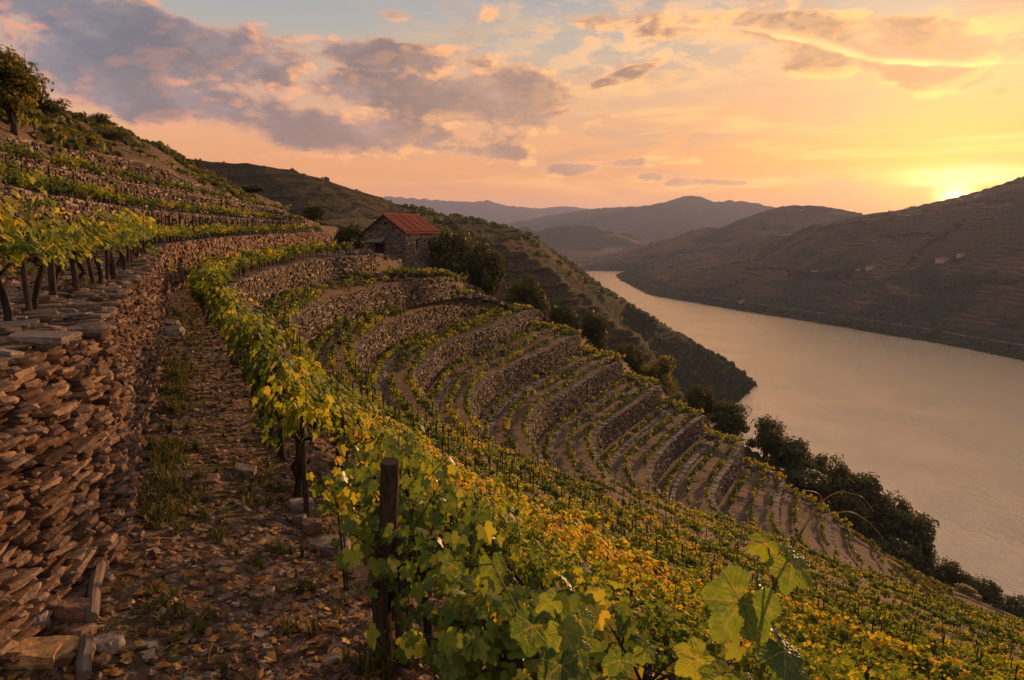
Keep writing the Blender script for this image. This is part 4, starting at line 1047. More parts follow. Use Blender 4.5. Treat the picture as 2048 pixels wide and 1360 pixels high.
p1_ = sample_cells(m1, .045 * veg, 5200); scrub('hillside_scrub', p1_, RNG.uniform(2.0, 5.4, len(p1_)), 'thick dark green scrub covering the promontory above the river bend', 24, M['scrub'])
m2 = okz & (FX > 255) & (FDS < 60) & (RR < 2600)
p2_ = sample_cells(m2, .02 * np.clip(1.4 - FDS / 45, 0, 1), 3200); scrub('shore_scrub', p2_, RNG.uniform(3.5, 7.5, len(p2_)), 'dark belt of bushes lining the far shore of the river', 14, M['scrub'])
m3 = okz & (FX > 255) & (FDS > 40) & (RR < 3000) & (veg > .5)
p3_ = sample_cells(m3, .0035 * veg, 3000); scrub('far_slope_scrub', p3_, RNG.uniform(4, 8, len(p3_)), 'scattered dark trees and scrub patches on the far valley slopes', 9)
m4 = okz & left_side & (RR > 110) & (veg < .5)
p4_ = sample_cells(m4, .022 * np.clip((fbm(FX / 30, FY / 30, 3, 7) - .42) * 8, .08, 1), 4500); scrub('loose_shrubs', p4_, RNG.uniform(.6, 2.0, len(p4_)), 'small shrubs dotted over the terraced slope behind the house', 16)
def far_hit(u, v, y0=700):
    dd = pdir(u, v)
    for k in range(700):
        y = y0 + k * 4; x = dd[0] / dd[1] * y; z = dd[2] / dd[1] * y
        if far_z(x, y) > z: return (x, y, far_z(x, y))
hedge = []
for (u0, v0), (u1, v1), n_ in (((1486, 541), (1712, 547), 46), ((1580, 552), (1700, 556), 22), ((1330, 520), (1500, 470), 26), ((1760, 470), (1900, 478), 20), ((1900, 575), (2048, 560), 26), ((1540, 640), (1800, 672), 40), ((1730, 430), (1560, 500), 24), ((1930, 440), (1800, 540), 26), ((1380, 590), (1500, 560), 20)):
    for k in range(n_):
        t_ = (k + RNG.random() * .8) / n_; h = far_hit(u0 + (u1 - u0) * t_ + RNG.normal(0, 1.5), v0 + (v1 - v0) * t_ + 5 * math.sin(t_ * 7 + u0) + RNG.normal(0, 1.2))
        if h: hedge.append(h)
scrub('hedgerows', np.array(hedge), RNG.uniform(5, 9.5, len(hedge)), 'dark lines of trees and hedges between the vineyards across the river', 16)
# dry scrub over the bare hilltop at upper left
pp = []
for _ in range(900):
    q = RNG.uniform(1.5, 9.5); f = RNG.random(); p = strip_pt(1, np.array([q]), f)[0]; g = ground(p[0], p[1])
    if g is not None and fbm(np.array([p[0] * .15]), np.array([p[1] * .15]), 2, 5)[0] > .42: pp.append((p[0], p[1], g))
scrub('hilltop_scrub', np.array(pp), RNG.uniform(.35, 1.3, len(pp)), 'low dry scrub over the bare hilltop at the upper left', 18, M['grass'])
# greenery in the lower right corner and on the ridge's river side
pp = []
for _ in range(1500):
    q = RNG.uniform(.1, .95) if RNG.random() < .6 else RNG.uniform(.9, 8); i = int(RNG.integers(K['k'], K['n'])) if RNG.random() < .6 else int(RNG.integers(K['d'], K['n']))
    if q > .95 and i < K['m']: continue
    p = strip_pt(i, np.array([q]), RNG.random())[0]; g = ground(p[0], p[1])
    if g is not None: pp.append((p[0], p[1], g))
scrub('ridge_scrub', np.array(pp), RNG.uniform(.35, 1.1, len(pp)), 'green scrub and weeds along the river side of the ridge', 20, M['treey'])

# ---------------------------------------------------------------- stone house
def house():
    fl = Vector(D(812, 519, 90)); GW, LN, EH, AH = 6.5, 7.6, 3.55, 2.1
    yaw = math.radians(-27)   # long side runs away to the right
    root = tag(link('stone_house', None, loc=fl, rz=yaw), 'schist stone house with red tiled gable roof on the ridge among dark trees', 'house')
    # local frame: x along the gable (0 at the right front corner, to -GW), y back along the side
    b = MB(); t_ = .35
    def quadbox(x0, x1, y0, y1, z0, z1, bb=b, r=.5, mat=0): bb.box(((x0 + x1) / 2, (y0 + y1) / 2, (z0 + z1) / 2), (x1 - x0, y1 - y0, z1 - z0), r=r, mat=mat)
    dx0, dx1, dz = -5.1, -3.5, 2.0     # doorway in the gable wall
    quadbox(-GW, dx0, 0, t_, -1.6, EH); quadbox(dx1, 0, 0, t_, -1.6, EH); quadbox(dx0, dx1, 0, t_, dz, EH); quadbox(dx0, dx1, 0.003, t_ - .003, -1.6, -.05)
    quadbox(-GW, 0, LN - t_, LN, -1.6, EH); quadbox(-GW, -GW + t_, t_, LN - t_, -1.6, EH)
    # right side with two slit windows
    ws = ((2.3, .55), (5.4, .55)); y_ = t_
    for wy, ww in ws: quadbox(-t_, 0, y_, wy, -1.6, EH); quadbox(-t_, 0, wy, wy + ww, -1.6, 1.15); quadbox(-t_, 0, wy, wy + ww, 2.5, EH); y_ = wy + ww
    quadbox(-t_, 0, y_, LN - t_, -1.6, EH)
    for y0 in (0, LN - t_):
        V = [(-GW, y0, EH), (0, y0, EH), (-GW / 2, y0, EH + AH), (-GW, y0 + t_, EH), (0, y0 + t_, EH), (-GW / 2, y0 + t_, EH + AH)]
        b.add(V, [(0, 1, 2), (5, 4, 3)], .5); b.add(V, [(1, 4, 5, 2), (3, 0, 2, 5), (0, 3, 4, 1)], .5)
    wall = link('wall', b.build('wall', M['housewall']), root)
    # real facing stones on the two seen walls
    sb = MB(); rows = 34
    for r_ in range(rows):
        z = -1.2 + (EH + AH + 1.2) * (r_ + .5) / rows
        for side in (0, 1):
            L = GW if side == 0 else LN
            pos_ = 0
            while pos_ < L:
                w_ = RNG.uniform(.18, .55); c = pos_ + w_ / 2; pos_ += w_
                if side == 0:
                    x = -c
                    if z > EH + AH * (1 - abs(x + GW / 2) / (GW / 2)) - .12: continue
                    if dx0 - .1 < x < dx1 + .1 and z < dz + .15: continue
                    sb.box((x, -.01, z), (w_ * .95, .10, .17), r=RNG.random(), jit=.05)
                else:
                    if z > EH - .05 or any(wy - .1 < c < wy + ww + .1 and 1.05 < z < 2.6 for wy, ww in ws): continue
                    sb.box((.01, c, z), (.10, w_ * .95, .17), r=RNG.random(), jit=.05)
    link('facing_stones', sb.build('facing_stones', M['housewall']), wall)
    # roof: two tiled slopes with real ribs
    sl = math.hypot(GW / 2, AH); ang_ = math.atan2(AH, GW / 2); rb = MB(); ov = .35
    for sg in (-1, 1):
        nx = 17
        for k in range(int((LN + 2 * ov) / .24)):
            yy = -ov + .12 + k * .24
            pts = []
            for j in range(8):
                s_ = -.02 + (sl + ov) * j / 7
                pts.append((-GW / 2 + sg * s_ * math.cos(ang_), yy, EH + AH + .16 - s_ * math.sin(ang_) + (.012 if j % 2 else 0)))
            rb.tube(pts, .085, 6, r=RNG.random(), cap=False)
        a0 = (-GW / 2, EH + AH + .10); a1 = (-GW / 2 + sg * (sl + ov) * math.cos(ang_), EH + AH + .10 - (sl + ov) * math.sin(ang_))
        V = [(a0[0], -ov, a0[1]), (a1[0], -ov, a1[1]), (a1[0], LN + ov, a1[1]), (a0[0], LN + ov, a0[1])]
        V += [(x, y, z - .12) for x, y, z in V]
        rb.add(V, [(0, 1, 2, 3), (7, 6, 5, 4), (0, 4, 5, 1), (1, 5, 6, 2), (2, 6, 7, 3)], .4)
    roof = link('roof', rb.build('roof', M['tiles']), root)
    rc = MB(); rc.tube([(-GW / 2, y, EH + AH + .20) for y in np.linspace(-ov, LN + ov, 20)], .13, 8, r=.6)
    link('ridge_tiles', rc.build('ridge_tiles', M['tiles']), roof)
    for sg in (-1, 1):
        vb = MB(); vb.tube([(-GW / 2 + sg * s_ * math.cos(ang_), -ov - .03, EH + AH + .08 - s_ * math.sin(ang_)) for s_ in (0, sl + ov)], .06, 4)
        link('verge_board', vb.build('verge_board', M['wood_dark']), roof)
    d_ = MB(); d_.box(((dx0 + dx1) / 2, .22, .97), (dx1 - dx0 - .02, .07, 2.02), r=.3)
    door = link('door', d_.build('door', M['wood_dark']), root)
    h = MB(); h.box((dx1 - .3, .16, 1.0), (.05, .06, .16), r=.4); link('handle', h.build('handle', M['dark']), door)
    aw_ = MB(); V = [(dx0 - .9, -.75, 2.18), (dx1 + .15, -.75, 2.18), (dx1 + .15, -.06, 2.52), (dx0 - .9, -.06, 2.52)]
    V += [(x, y, z + .10) for x, y, z in V]; aw_.add(V, [(3, 2, 1, 0), (4, 5, 6, 7), (0, 1, 5, 4), (1, 2, 6, 5), (2, 3, 7, 6), (3, 0, 4, 7)], .5)
    link('door_canopy', aw_.build('door_canopy', M['concrete']), root)
    for wy, ww in ws:
        wm = MB(); wm.box((-.20, wy + ww / 2, 1.83), (.04, ww - .02, 1.33), r=.5); wn = link('window', wm.build('window', M['dark']), root)
        fm_ = MB()
        for yy in (wy + .03, wy + ww - .03): fm_.box((-.06, yy, 1.83), (.10, .06, 1.30), r=.5)
        fm_.box((-.06, wy + ww / 2, 1.18), (.10, ww - .01, .06), r=.5); link('frame', fm_.build('frame', M['concrete']), wn)
    v = MB(); v.box((-GW / 2 + .1, -.03, EH + AH - 1.0), (.32, .12, .3), r=.5); link('vent', v.build('vent', M['dark']), root)
M['housewall'] = mk_stone('house_schist', [(.07, .052, .042), (.13, .10, .08), (.19, .145, .115), (.16, .13, .11), (.25, .20, .16), (.34, .27, .21)], 8, .03, .1)
def mk_tiles():
    m, t = material('red_clay_tiles'); p = objc(t); r = attr(t, 'rnd')
    n = t.noise(p, 2.2, 5, .65)
    col = t.ramp(t.m('ADD', t.m('MULTIPLY', r, .5), t.m('MULTIPLY', n, .5)), [(.2, (.13, .042, .030)), (.5, (.27, .070, .042)), (.8, (.38, .14, .085))])
    finish(t, col, .75, n, .4, .03); return m
M['tiles'] = mk_tiles()
house()

# far farmhouses on the opposite slope
def farmhouse(u, v, wm, hm, dm, label, rz=.2, roofless=False):
    dd = Vector(pdir(u, v)); hit_ = None
    for k in range(400):
        y = 700 + k * 8; x = dd.x / dd.y * y; z = dd.z / dd.y * y
        if far_z(x, y) > z: hit_ = (x, y, far_z(x, y)); break
    if hit_ is None: return
    root = tag(link('farmhouse', None, loc=hit_, rz=rz), label, 'farmhouse', 'farm buildings on the far slope')
    wm *= .75; hm *= .62; b = MB(); b.box((0, 0, hm / 2 - 2), (wm, dm, hm + 4), r=.5); wl = link('wall', b.build('wall', M['white']), root)
    r_ = MB(); a = hm; V = [(-wm / 2 - .4, -dm / 2 - .4, a), (wm / 2 + .4, -dm / 2 - .4, a), (wm / 2 + .4, dm / 2 + .4, a), (-wm / 2 - .4, dm / 2 + .4, a), (-wm / 2 - .4, 0, a + dm * .22), (wm / 2 + .4, 0, a + dm * .22)]
    r_.add(V, [(0, 1, 5, 4), (2, 3, 4, 5), (3, 2, 1, 0)], .5); r_.add(V, [(0, 4, 3), (1, 2, 5)], .5); link('roof', r_.build('roof', M['roof_far']), root)
    for k in range(max(2, int(wm / 5))):
        wn = MB(); wn.box((-wm / 2 + (k + .5) * wm / max(2, int(wm / 5)), -dm / 2 - .03, hm * .55), (1.2, .1, 1.5), r=.5); link('window', wn.build('window', M['dark']), root)
for a in ((1884, 528, 26, 6, 9, 'long pale farmhouse, left one of the pair on the far slope', .1), (1921, 521, 13, 5, 8, 'small pale farmhouse, right one of the pair on the far slope', .3),
          (1740, 541, 17, 5, 9, 'pale farm shed at the end of the tree row on the far slope', -.1), (1716, 543, 9, 4, 7, 'tiny shed left of the pale farm shed', .1),
          (1628, 545, 16, 4, 8, 'low pale building on the far slope left of the tree row', .2), (1604, 422, 15, 6, 9, 'tiny house near the top of the rounded hill', .2),
          (1483, 607, 11, 5, 7, 'small building by the shore road across the river', .2), (1265, 575, 10, 5, 7, 'tiny building by the water at the far river bend', 0), (1958, 393, 22, 5, 9, 'pale house high on the right hill under the sunset', .3)): farmhouse(*a)
# shore road
def ribbon(name, pts, wd, mat, lift=.5):
    pts = np.array(pts); g = np.gradient(pts, axis=0); g /= np.linalg.norm(g, axis=1)[:, None]; n = np.column_stack([-g[:, 1], g[:, 0]])
    V = []
    for p, q in zip(pts, n):
        z = max(far_z(*(p + q * wd / 2)), far_z(*(p - q * wd / 2)), far_z(*p)) + lift
        for s_ in (-1, 1): V.append((p[0] + q[0] * wd / 2 * s_, p[1] + q[1] * wd / 2 * s_, z))
        for s_ in (-1, 1): V.append((p[0] + q[0] * wd / 2 * s_, p[1] + q[1] * wd / 2 * s_, z - 3))
    F = []
    for k in range(len(pts) - 1):
        a, c = k * 4, k * 4 + 4
        F += [(a, a + 1, c + 1, c), (a + 2, a, c, c + 2), (a + 1, a + 3, c + 3, c + 1)]
    tag(link(name, mesh_np(name, V, np.array(F), mat)), kind='structure')
shr = np.array([q[:2] for q in SH_R[1:9]]); ss = np.concatenate([[0], np.cumsum(np.linalg.norm(np.diff(shr, axis=0), axis=1))])
sm = np.linspace(0, ss[-1], 220); cx, cy = np.interp(sm, ss, shr[:, 0]), np.interp(sm, ss, shr[:, 1])
kx = np.convolve(np.pad(cx, 8, 'edge'), np.ones(17) / 17, 'valid'); ky = np.convolve(np.pad(cy, 8, 'edge'), np.ones(17) / 17, 'valid')
g = np.gradient(np.column_stack([kx, ky]), axis=0); g /= np.linalg.norm(g, axis=1)[:, None]; off = np.column_stack([-g[:, 1], g[:, 0]])
off *= np.sign((off * [1, .35]).sum(1))[:, None]
ribbon('shore_road', np.column_stack([kx, ky]) + off * 30, 2.2, M['concrete'], .8)
# ---------------------------------------------------------------- the foreground
def put_rock(name, u, v, wpx, label, hf=.4, mat='slab', rz=None, dp=.7, cat='stone', sink=.25, lift=0.0, fixed=None, grp='loose stones by the earth path'):
    h = Vector(fixed) if fixed else hit(u, v)
    if h is None: return
    w_ = wpx / F * (h.y * CP - h.z * SP)
    mb = MB(); V = RKV.copy()
    # finer rock: subdivide by hand through a bmesh
    import bmesh
    bm = bmesh.new(); vs = [bm.verts.new(q) for q in V]; [bm.faces.new([vs[j] for j in f]) for f in RKF]
    bmesh.ops.subdivide_edges(bm, edges=bm.edges[:], cuts=2, use_grid_fill=True)
    C = np.array([q.co[:] for q in bm.verts]); o_ = RNG.random(3) * 50
    nz = fbm(C[:, 0] * 2.2 + o_[0] + C[:, 2], C[:, 1] * 2.2 + o_[1] - C[:, 2], 4, 9) - .5
    C = C * (1 + nz * .8)[:, None]; C[:, 2] = np.clip(C[:, 2], -.36, .30 + .1 * fbm(C[:, 0] * 3 + o_[2], C[:, 1] * 3, 2, 3)); C[:, 2] *= 1.35
    for q, c in zip(bm.verts, C): q.co = (c[0] * w_, c[1] * w_ * dp, c[2] * w_ * hf)
    me_ = bpy.data.meshes.new(name); bm.to_mesh(me_); bm.free()
    me_.attributes.new('rnd', 'FLOAT', 'FACE').data.foreach_set('value', np.full(len(me_.polygons), RNG.random(), np.float32))
    me_.materials.append(M[mat])
    o = link(name, me_, loc=(h.x, h.y, h.z + w_ * hf * (.5 - sink) + lift)); o.rotation_euler = (RNG.normal(0, .08), RNG.normal(0, .08), RNG.normal(0, .35) if rz is None else rz)
    return tag(o, label, cat, grp)
M['orange'] = mk_stone('ochre_schist', [(.50, .27, .10), (.62, .36, .14), (.52, .30, .13)], 24, .015, .05)
M['redst'] = mk_stone('reddish_schist', [(.20, .11, .075), (.28, .16, .11), (.24, .15, .11)], 24, .015, .05)
STN = [(78, 1318, 112, 'large flat ochre slab in the lower left corner', .34, 'orange'), (64, 1252, 58, 'rough grey stone behind the large ochre slab', .65, 'slab'),
    (152, 1232, 66, 'rounded brown boulder between the wall foot and the wooden batten', .6, 'redst'), (156, 1266, 62, 'flat brown stone under the rounded boulder', .3, 'redst'),
    (216, 1296, 58, 'grey and orange stone right of the batten near the corner', .5, 'slab'), (196, 1330, 40, 'small stone below the grey and orange one', .5, 'redst'),
    (188, 1078, 54, 'grey slab laid across the batten', .3, 'slab'), (178, 992, 44, 'flat stone left of the batten top', .35, 'slab'), (190, 1014, 34, 'small block left of the batten, second from its top', .5, 'slab'),
    (172, 1048, 40, 'flat stone left of the batten, third from its top', .3, 'slab'), (180, 1108, 46, 'stone just below the grey slab on the batten', .35, 'slab'),
    (168, 1140, 50, 'wide brown stone midway down the batten', .35, 'redst'), (172, 1158, 44, 'layered stone beneath the wide brown one', .3, 'slab'), (174, 1188, 34, 'dark small stone above the rounded boulder', .5, 'slab'),
    (238, 1050, 42, 'stone right of the batten, nearest its top', .4, 'slab'), (236, 1086, 40, 'brown block right of the batten', .6, 'redst'), (226, 1122, 38, 'pinkish block right of the batten', .5, 'redst'), (216, 1162, 26, 'narrow block right of the batten, lowest of four', .7, 'slab'),
    (214, 938, 34, 'grey block just above the end of the batten', .5, 'slab'), (212, 908, 30, 'flat step stone above the grey block', .3, 'slab'), (214, 876, 26, 'small flat stone on the wall foot line', .3, 'slab'), (222, 852, 24, 'tiny flat stone further up the wall foot line', .3, 'slab'),
    (254, 842, 32, 'pale streaked stone in the grass by the wall foot', .4, 'slab'), (226, 798, 24, 'pale stone half hidden in weeds by the wall', .4, 'slab'),
    (352, 958, 64, 'flat stone slab crossing the path', .22, 'slab'), (404, 962, 60, 'reddish slab beside the slab crossing the path', .16, 'redst'), (490, 948, 54, 'rounded flat stone on the right of the path', .4, 'slab'),
    (602, 1020, 50, 'blue grey block by the young vine', .55, 'slab'), (598, 1046, 26, 'small round stone under the blue grey block', .8, 'slab'), (627, 1062, 40, 'brown boulder beside the small round stone', .8, 'redst'), (662, 1102, 78, 'long flat topped stone lowest of the pile', .38, 'slab'), (612, 1092, 30, 'flat rusty chip left of the long stone', .2, 'redst'),
    (414, 1128, 46, 'thin tan flake in the middle of the path', .14, 'redst'), (452, 1142, 34, 'thin ochre flake right of the tan one', .14, 'orange'), (452, 1194, 30, 'small brown flake low on the path', .2, 'redst'), (512, 1190, 32, 'rust coloured flake on the lower path', .25, 'redst'),
    (660, 1322, 36, 'round grey stone near the bottom of the path', .35, 'slab'), (738, 1160, 84, 'reddish tilted slab left of the thick post', .25, 'redst'),
    (1078, 1162, 76, 'pale flat slab under the second vine row', .2, 'slab'), (1150, 1154, 68, 'pale cracked slab right of the other pale slab', .25, 'slab'), (1105, 1128, 46, 'grey flat stone between the slabs and the vines', .25, 'slab'), (1352, 1200, 46, 'grey jagged rock among the right hand vines', .5, 'slab'),
    (1205, 1168, 50, 'low grey stone beyond the cracked slab', .3, 'slab'),
    (336, 652, 50, 'upper pale step across the far path', .3, 'slab'), (338, 668, 54, 'lower pale step across the far path', .3, 'slab')]
for u, v, wpx, lab, hf, mat in STN: put_rock('stone', u, v, wpx, lab, hf, mat)
# big capping slabs on the near wall
for u, v, wpx, lab, hf, rz in ((88, 690, 128, 'big thin grey slab overhanging the near wall top', .13, .1), (34, 662, 74, 'flat grey slab at the left edge of the wall top', .12, .3), (98, 664, 50, 'small grey slab behind the big overhanging one', .12, -.2), (150, 640, 56, 'brown slab on the wall top beyond the big one', .14, .2), (12, 720, 60, 'dark slab at the wall top by the frame edge', .2, 0)):
    p = P(u, v, zA + .06); put_rock('capping_slab', u, v, wpx, lab, hf, 'slab', rz, .75, 'slab', .2, .03, fixed=p, grp='large slabs on the wall top')
# the wooden batten along the wall foot
for n_, (a, b_, lab) in enumerate((((219, 950), (206, 1082), 'upper length of old grey wooden batten by the wall foot'), ((204, 1096), (186, 1256), 'lower length of old grey wooden batten by the wall foot'), ((176, 1300), (170, 1375), 'short end of wooden batten in the lower left corner'))):
    A, B = hit(*a), hit(*b_)
    if A is None or B is None: continue
    A.z += .07; B.z += .07; mid = (A + B) / 2; dv = B - A
    mb = MB(); L = dv.length; pts = [(0, 0, -L / 2), (.006, 0, -L / 6), (-.005, .004, L / 6), (0, 0, L / 2)]
    mb.tube(pts, [.040, .043, .041, .038], 8, rough=.15)
    o = link('batten', mb.build('batten', M['plank']), loc=mid); o.rotation_euler = dv.to_track_quat('Z', 'Y').to_euler(); tag(o, lab, 'batten', 'wooden battens by the wall foot')

# gravel, litter, weeds
def near_pts(n, ymin=2.0, ymax=26, xr=14, pw=1.9):
    out = []
    for _ in range(n):
        y = ymin + (ymax - ymin) * RNG.random() ** pw; x = RNG.uniform(-.85, .85) * (y + 2)
        g = ground(x, y)
        if g is None or g > 1: continue
        out.append((x, y, g))
    return np.array(out)
gp = near_pts(52000); d_ = np.linalg.norm(gp, axis=1)
def chips(name, pts, smin, smax, mat, label, flat):
    mb = MB(); n = len(pts); a = RNG.random(n) * 6.283; dd = np.linalg.norm(pts, axis=1)
    T = np.column_stack([np.cos(a), np.sin(a), RNG.normal(0, .30, n)]); T /= np.linalg.norm(T, axis=1)[:, None]
    N_ = np.cross(RNG.normal(0, .25, (n, 3)) + [0, 0, 1.0], T); N_ /= np.linalg.norm(N_, axis=1)[:, None]
    sz = (smin + (smax - smin) * RNG.random(n) ** 3) * np.clip(.7 + dd / 14, .7, 2.4)
    stones(mb, pts + [0, 0, .006], T, N_, np.column_stack([sz, sz * (.35 + .5 * RNG.random(n)), sz * flat * (.4 + RNG.random(n))]), .24, False, np.cross(T, N_))
    tag(link(name, mb.build(name, mat)), label, name.replace('_', ' '), kind='stuff')
chips('schist_gravel', gp, .012, .085, M['chips'], 'broken schist chips strewn over the path and slope', .28)
# dry leaves and twigs
lp = near_pts(9000, pw=2.2); lp = lp[fbm(lp[:, 0] * .9, lp[:, 1] * .9, 3, 8) > .42]
mb = MB(); n = len(lp)
leaf_cloud(mb, lp + [0, 0, .022], .030 + .03 * RNG.random(n), RNG.normal(0, .45, (n, 3)) + [0, 0, 1], RNG.random(n) ** 1.4, 'lo')
for p in near_pts(1500, pw=2.4):
    a = RNG.random() * 6.28; L = RNG.uniform(.06, .30); e = np.array([math.cos(a), math.sin(a), RNG.normal(0, .12)]) * L
    mb.tube([p + [0, 0, .012], p + e * .5 + [0, 0, .02 + RNG.random() * .03], p + e + [0, 0, .012]], .0028, 3, cap=False)
tag(link('leaf_litter', mb.build('leaf_litter', M['litter'])), 'dry brown leaves and twigs littering the path', 'leaf litter', kind='stuff')
# weeds and grass
mb = MB()
def tuft(p, n, h, spread):
    a = RNG.random(n) * 6.283; ln = RNG.random(n) * spread; b = np.column_stack([np.cos(a) * ln * .3, np.sin(a) * ln * .3, 0 * a]) + p
    hh = h * (.5 + .6 * RNG.random(n)); tip = b + np.column_stack([np.cos(a) * ln, np.sin(a) * ln, hh]); mid = b + np.column_stack([np.cos(a) * ln * .3, np.sin(a) * ln * .3, hh * .62])
    w_ = .003 + .0006 * np.linalg.norm(p); s_ = np.column_stack([-np.sin(a), np.cos(a), 0 * a]) * w_
    V = np.stack([b - s_, b + s_, mid + s_ * .7, mid - s_ * .7, tip], 1).reshape(-1, 3)
    k = (np.arange(n) * 5)[:, None]
    r = np.clip(RNG.normal(.42, .2, n), 0, 1); mb.add(V, k + [[0, 1, 2, 3]], r); mb.add(V, k + [[3, 2, 4]], r)
cand = near_pts(9000, 3, 60, pw=1.3); nn_ = fbm(cand[:, 0] * .45, cand[:, 1] * .45, 3, 61)
for p, v_ in zip(cand, nn_):
    wallfoot = -2.62 > p[2] > -3.2 and RNG.random() < .16
    if v_ > .55 or wallfoot: tuft(p, int(RNG.integers(10, 26)), RNG.uniform(.05, .17), RNG.uniform(.04, .16))
# green weed strip at the foot of the near wall
qa = np.linspace(5.5, 9.6, 500); wf = strip_pt(KA, qa, .13)
for k in range(420):
    p = wf[int(RNG.integers(0, 500))] + [RNG.normal(.10, .14), RNG.normal(0, .1), 0]; g = ground(p[0], p[1])
    if g is not None and g < -2 and fbm(np.array([p[1] * .8]), np.array([3.0]), 2, 4)[0] > .44: tuft(np.array([p[0], p[1], g]), 20, RNG.uniform(.05, .19), .15)
for u, v, h in ((768, 1330, .42), (775, 1345, .36), (600, 1250, .16), (660, 1075, .12), (235, 870, .3), (250, 900, .3), (262, 880, .25), (225, 800, .3), (300, 1200, .12), (360, 1260, .12), (330, 1230, .12), (420, 1240, .10), (600, 1180, .14), (540, 1120, .12)):
    g = hit(u, v)
    if g is not None:
        for _ in range(5): tuft(np.array(g) + [RNG.normal(0, .08), RNG.normal(0, .08), 0], 18, h * .7, .10)
tag(link('weeds', mb.build('weeds', M['grass'])), 'grass tufts and weeds along the wall foot and path', 'weeds', kind='stuff')

# ---------------------------------------------------------------- the thick post and the close vines
def at_ground(u, v):
    h = hit(u, v); return h
hp = P(768, 1345, -3.0); g = ground(hp[0], hp[1]); 
PB = MB(); tx, ty, tz = D(780, 922, hp[1] - .06)
Lp = tz - g
PB.tube([(0, 0, -.3), (.0, 0, Lp * .3), ((tx - hp[0]) * .6, 0, Lp * .65), (tx - hp[0], ty - hp[1], Lp)], [.066, .064, .060, .058], 16, rough=.06)
o = link('vineyard_post', PB.build('thick_post', M['post']), loc=(hp[0], hp[1], g)); tag(o, 'thick round wooden post wrapped in green vine in the foreground', 'post')
PB = MB(); PB.tube([(0, 0, -.2), (.01, 0, .5), (.0, 0, .95)], [.050, .048, .044], 12, rough=.1)
tag(link('vineyard_post', PB.build('leaning_post', M['post']), loc=(hp[0] + .13, hp[1] - .02, g)), 'shorter dark post leaning against the thick foreground post', 'post')
def close_vine(u, v, d, n, tone, label, spread=(.45, .25), H=1.35, lsz=.088, seed=0, trunk=True, zoff=0):
    x, y, z = D(u, v, d); gz = ground(x, y)
    if gz is None: gz = -3.2
    root = tag(link('grapevine', None, loc=(x, y, gz)), label, 'grapevine', 'close foreground grapevines')
    mb = MB(); nsh = 9
    bx_ = RNG.uniform(-spread[0], spread[0], nsh); by_ = RNG.uniform(-spread[1], spread[1], nsh); k = RNG.integers(0, nsh, n)
    top = H * (.72 + RNG.random(nsh) * .32); tt = RNG.random(n) ** .8
    z_ = .42 + (top[k] - .42) * tt; lean = RNG.normal(0, .22, (nsh, 2))
    Pn = np.column_stack([bx_[k] + lean[k, 0] * tt + RNG.normal(0, .075, n), by_[k] + lean[k, 1] * tt + RNG.normal(0, .075, n), z_])
    nr_ = np.column_stack([RNG.normal(0, .55, n), -.75 + RNG.normal(0, .45, n), .45 + RNG.random(n) * .6])
    r = .27 + .20 * tt + RNG.normal(0, .07, nsh)[k] + RNG.normal(0, .08, n) + TONES[tone]; r = np.where(RNG.random(n) < .07, r + .32, r)
    leaf_cloud(mb, Pn, lsz * (.5 + .65 * RNG.random(n)), nr_, np.clip(r, .02, .97), 'hi')
    link('foliage', mb.build('foliage', M['vinenear']), root)
    t_ = MB()
    if trunk:
        t_.tube([(0, 0, -.1), (.02, .01, .25), (-.01, 0, .5), (.02, 0, .72)], [.042, .036, .032, .026], 8, rough=.4)
    for k in range(nsh):
        a = np.array([0, 0, .62]); b_ = np.array([bx_[k], by_[k], .75]); c_ = np.array([bx_[k] + lean[k, 0], by_[k] + lean[k, 1], top[k]])
        t_.tube([a, (a + b_) / 2 + [0, 0, .02], b_, (b_ + c_) / 2, c_], [.013, .010, .008, .006, .003], 5, cap=False)
    link('trunk', t_.build('trunk', M['bark']), root)
M['vinenear'] = mk_leaf('vine_leaves_close', VSTOPS, .42, .42)
def vein_leaf():
    m, t = material('veined_leaf'); r = attr(t, 'rnd'); vn = attr(t, 'vein'); p = pos(t)
    col = t.ramp(r, VSTOPS); n = t.noise(p, 55, 4, .6)
    col = t.mix(t.mapr(n, .45, .75), col, t.mix(.45, col, (.34, .30, .05, 1)))
    col = t.mix(t.m('MULTIPLY', t.mapr(t.noise(p, 190, 2, .5), .64, .70), .6), col, (.30, .30, .14, 1))
    pale_ = t.mix(.7, col, (.34, .24, .10, 1))
    col = t.mix(t.mapr(vn, .03, .0), col, pale_)
    h = t.m('ADD', t.m('MULTIPLY', n, .4), t.mapr(vn, .0, .10))
    finish(t, col, .45, h, .6, .004, spec=.4, trans=.40, tcol=t.mix(1.0, col, (1.7, 1.6, .9, 1), 'MULTIPLY')); return m
M['veined'] = vein_leaf()
MAINV = [math.radians(a) for a in (0, 50, -50, 108, -108)]
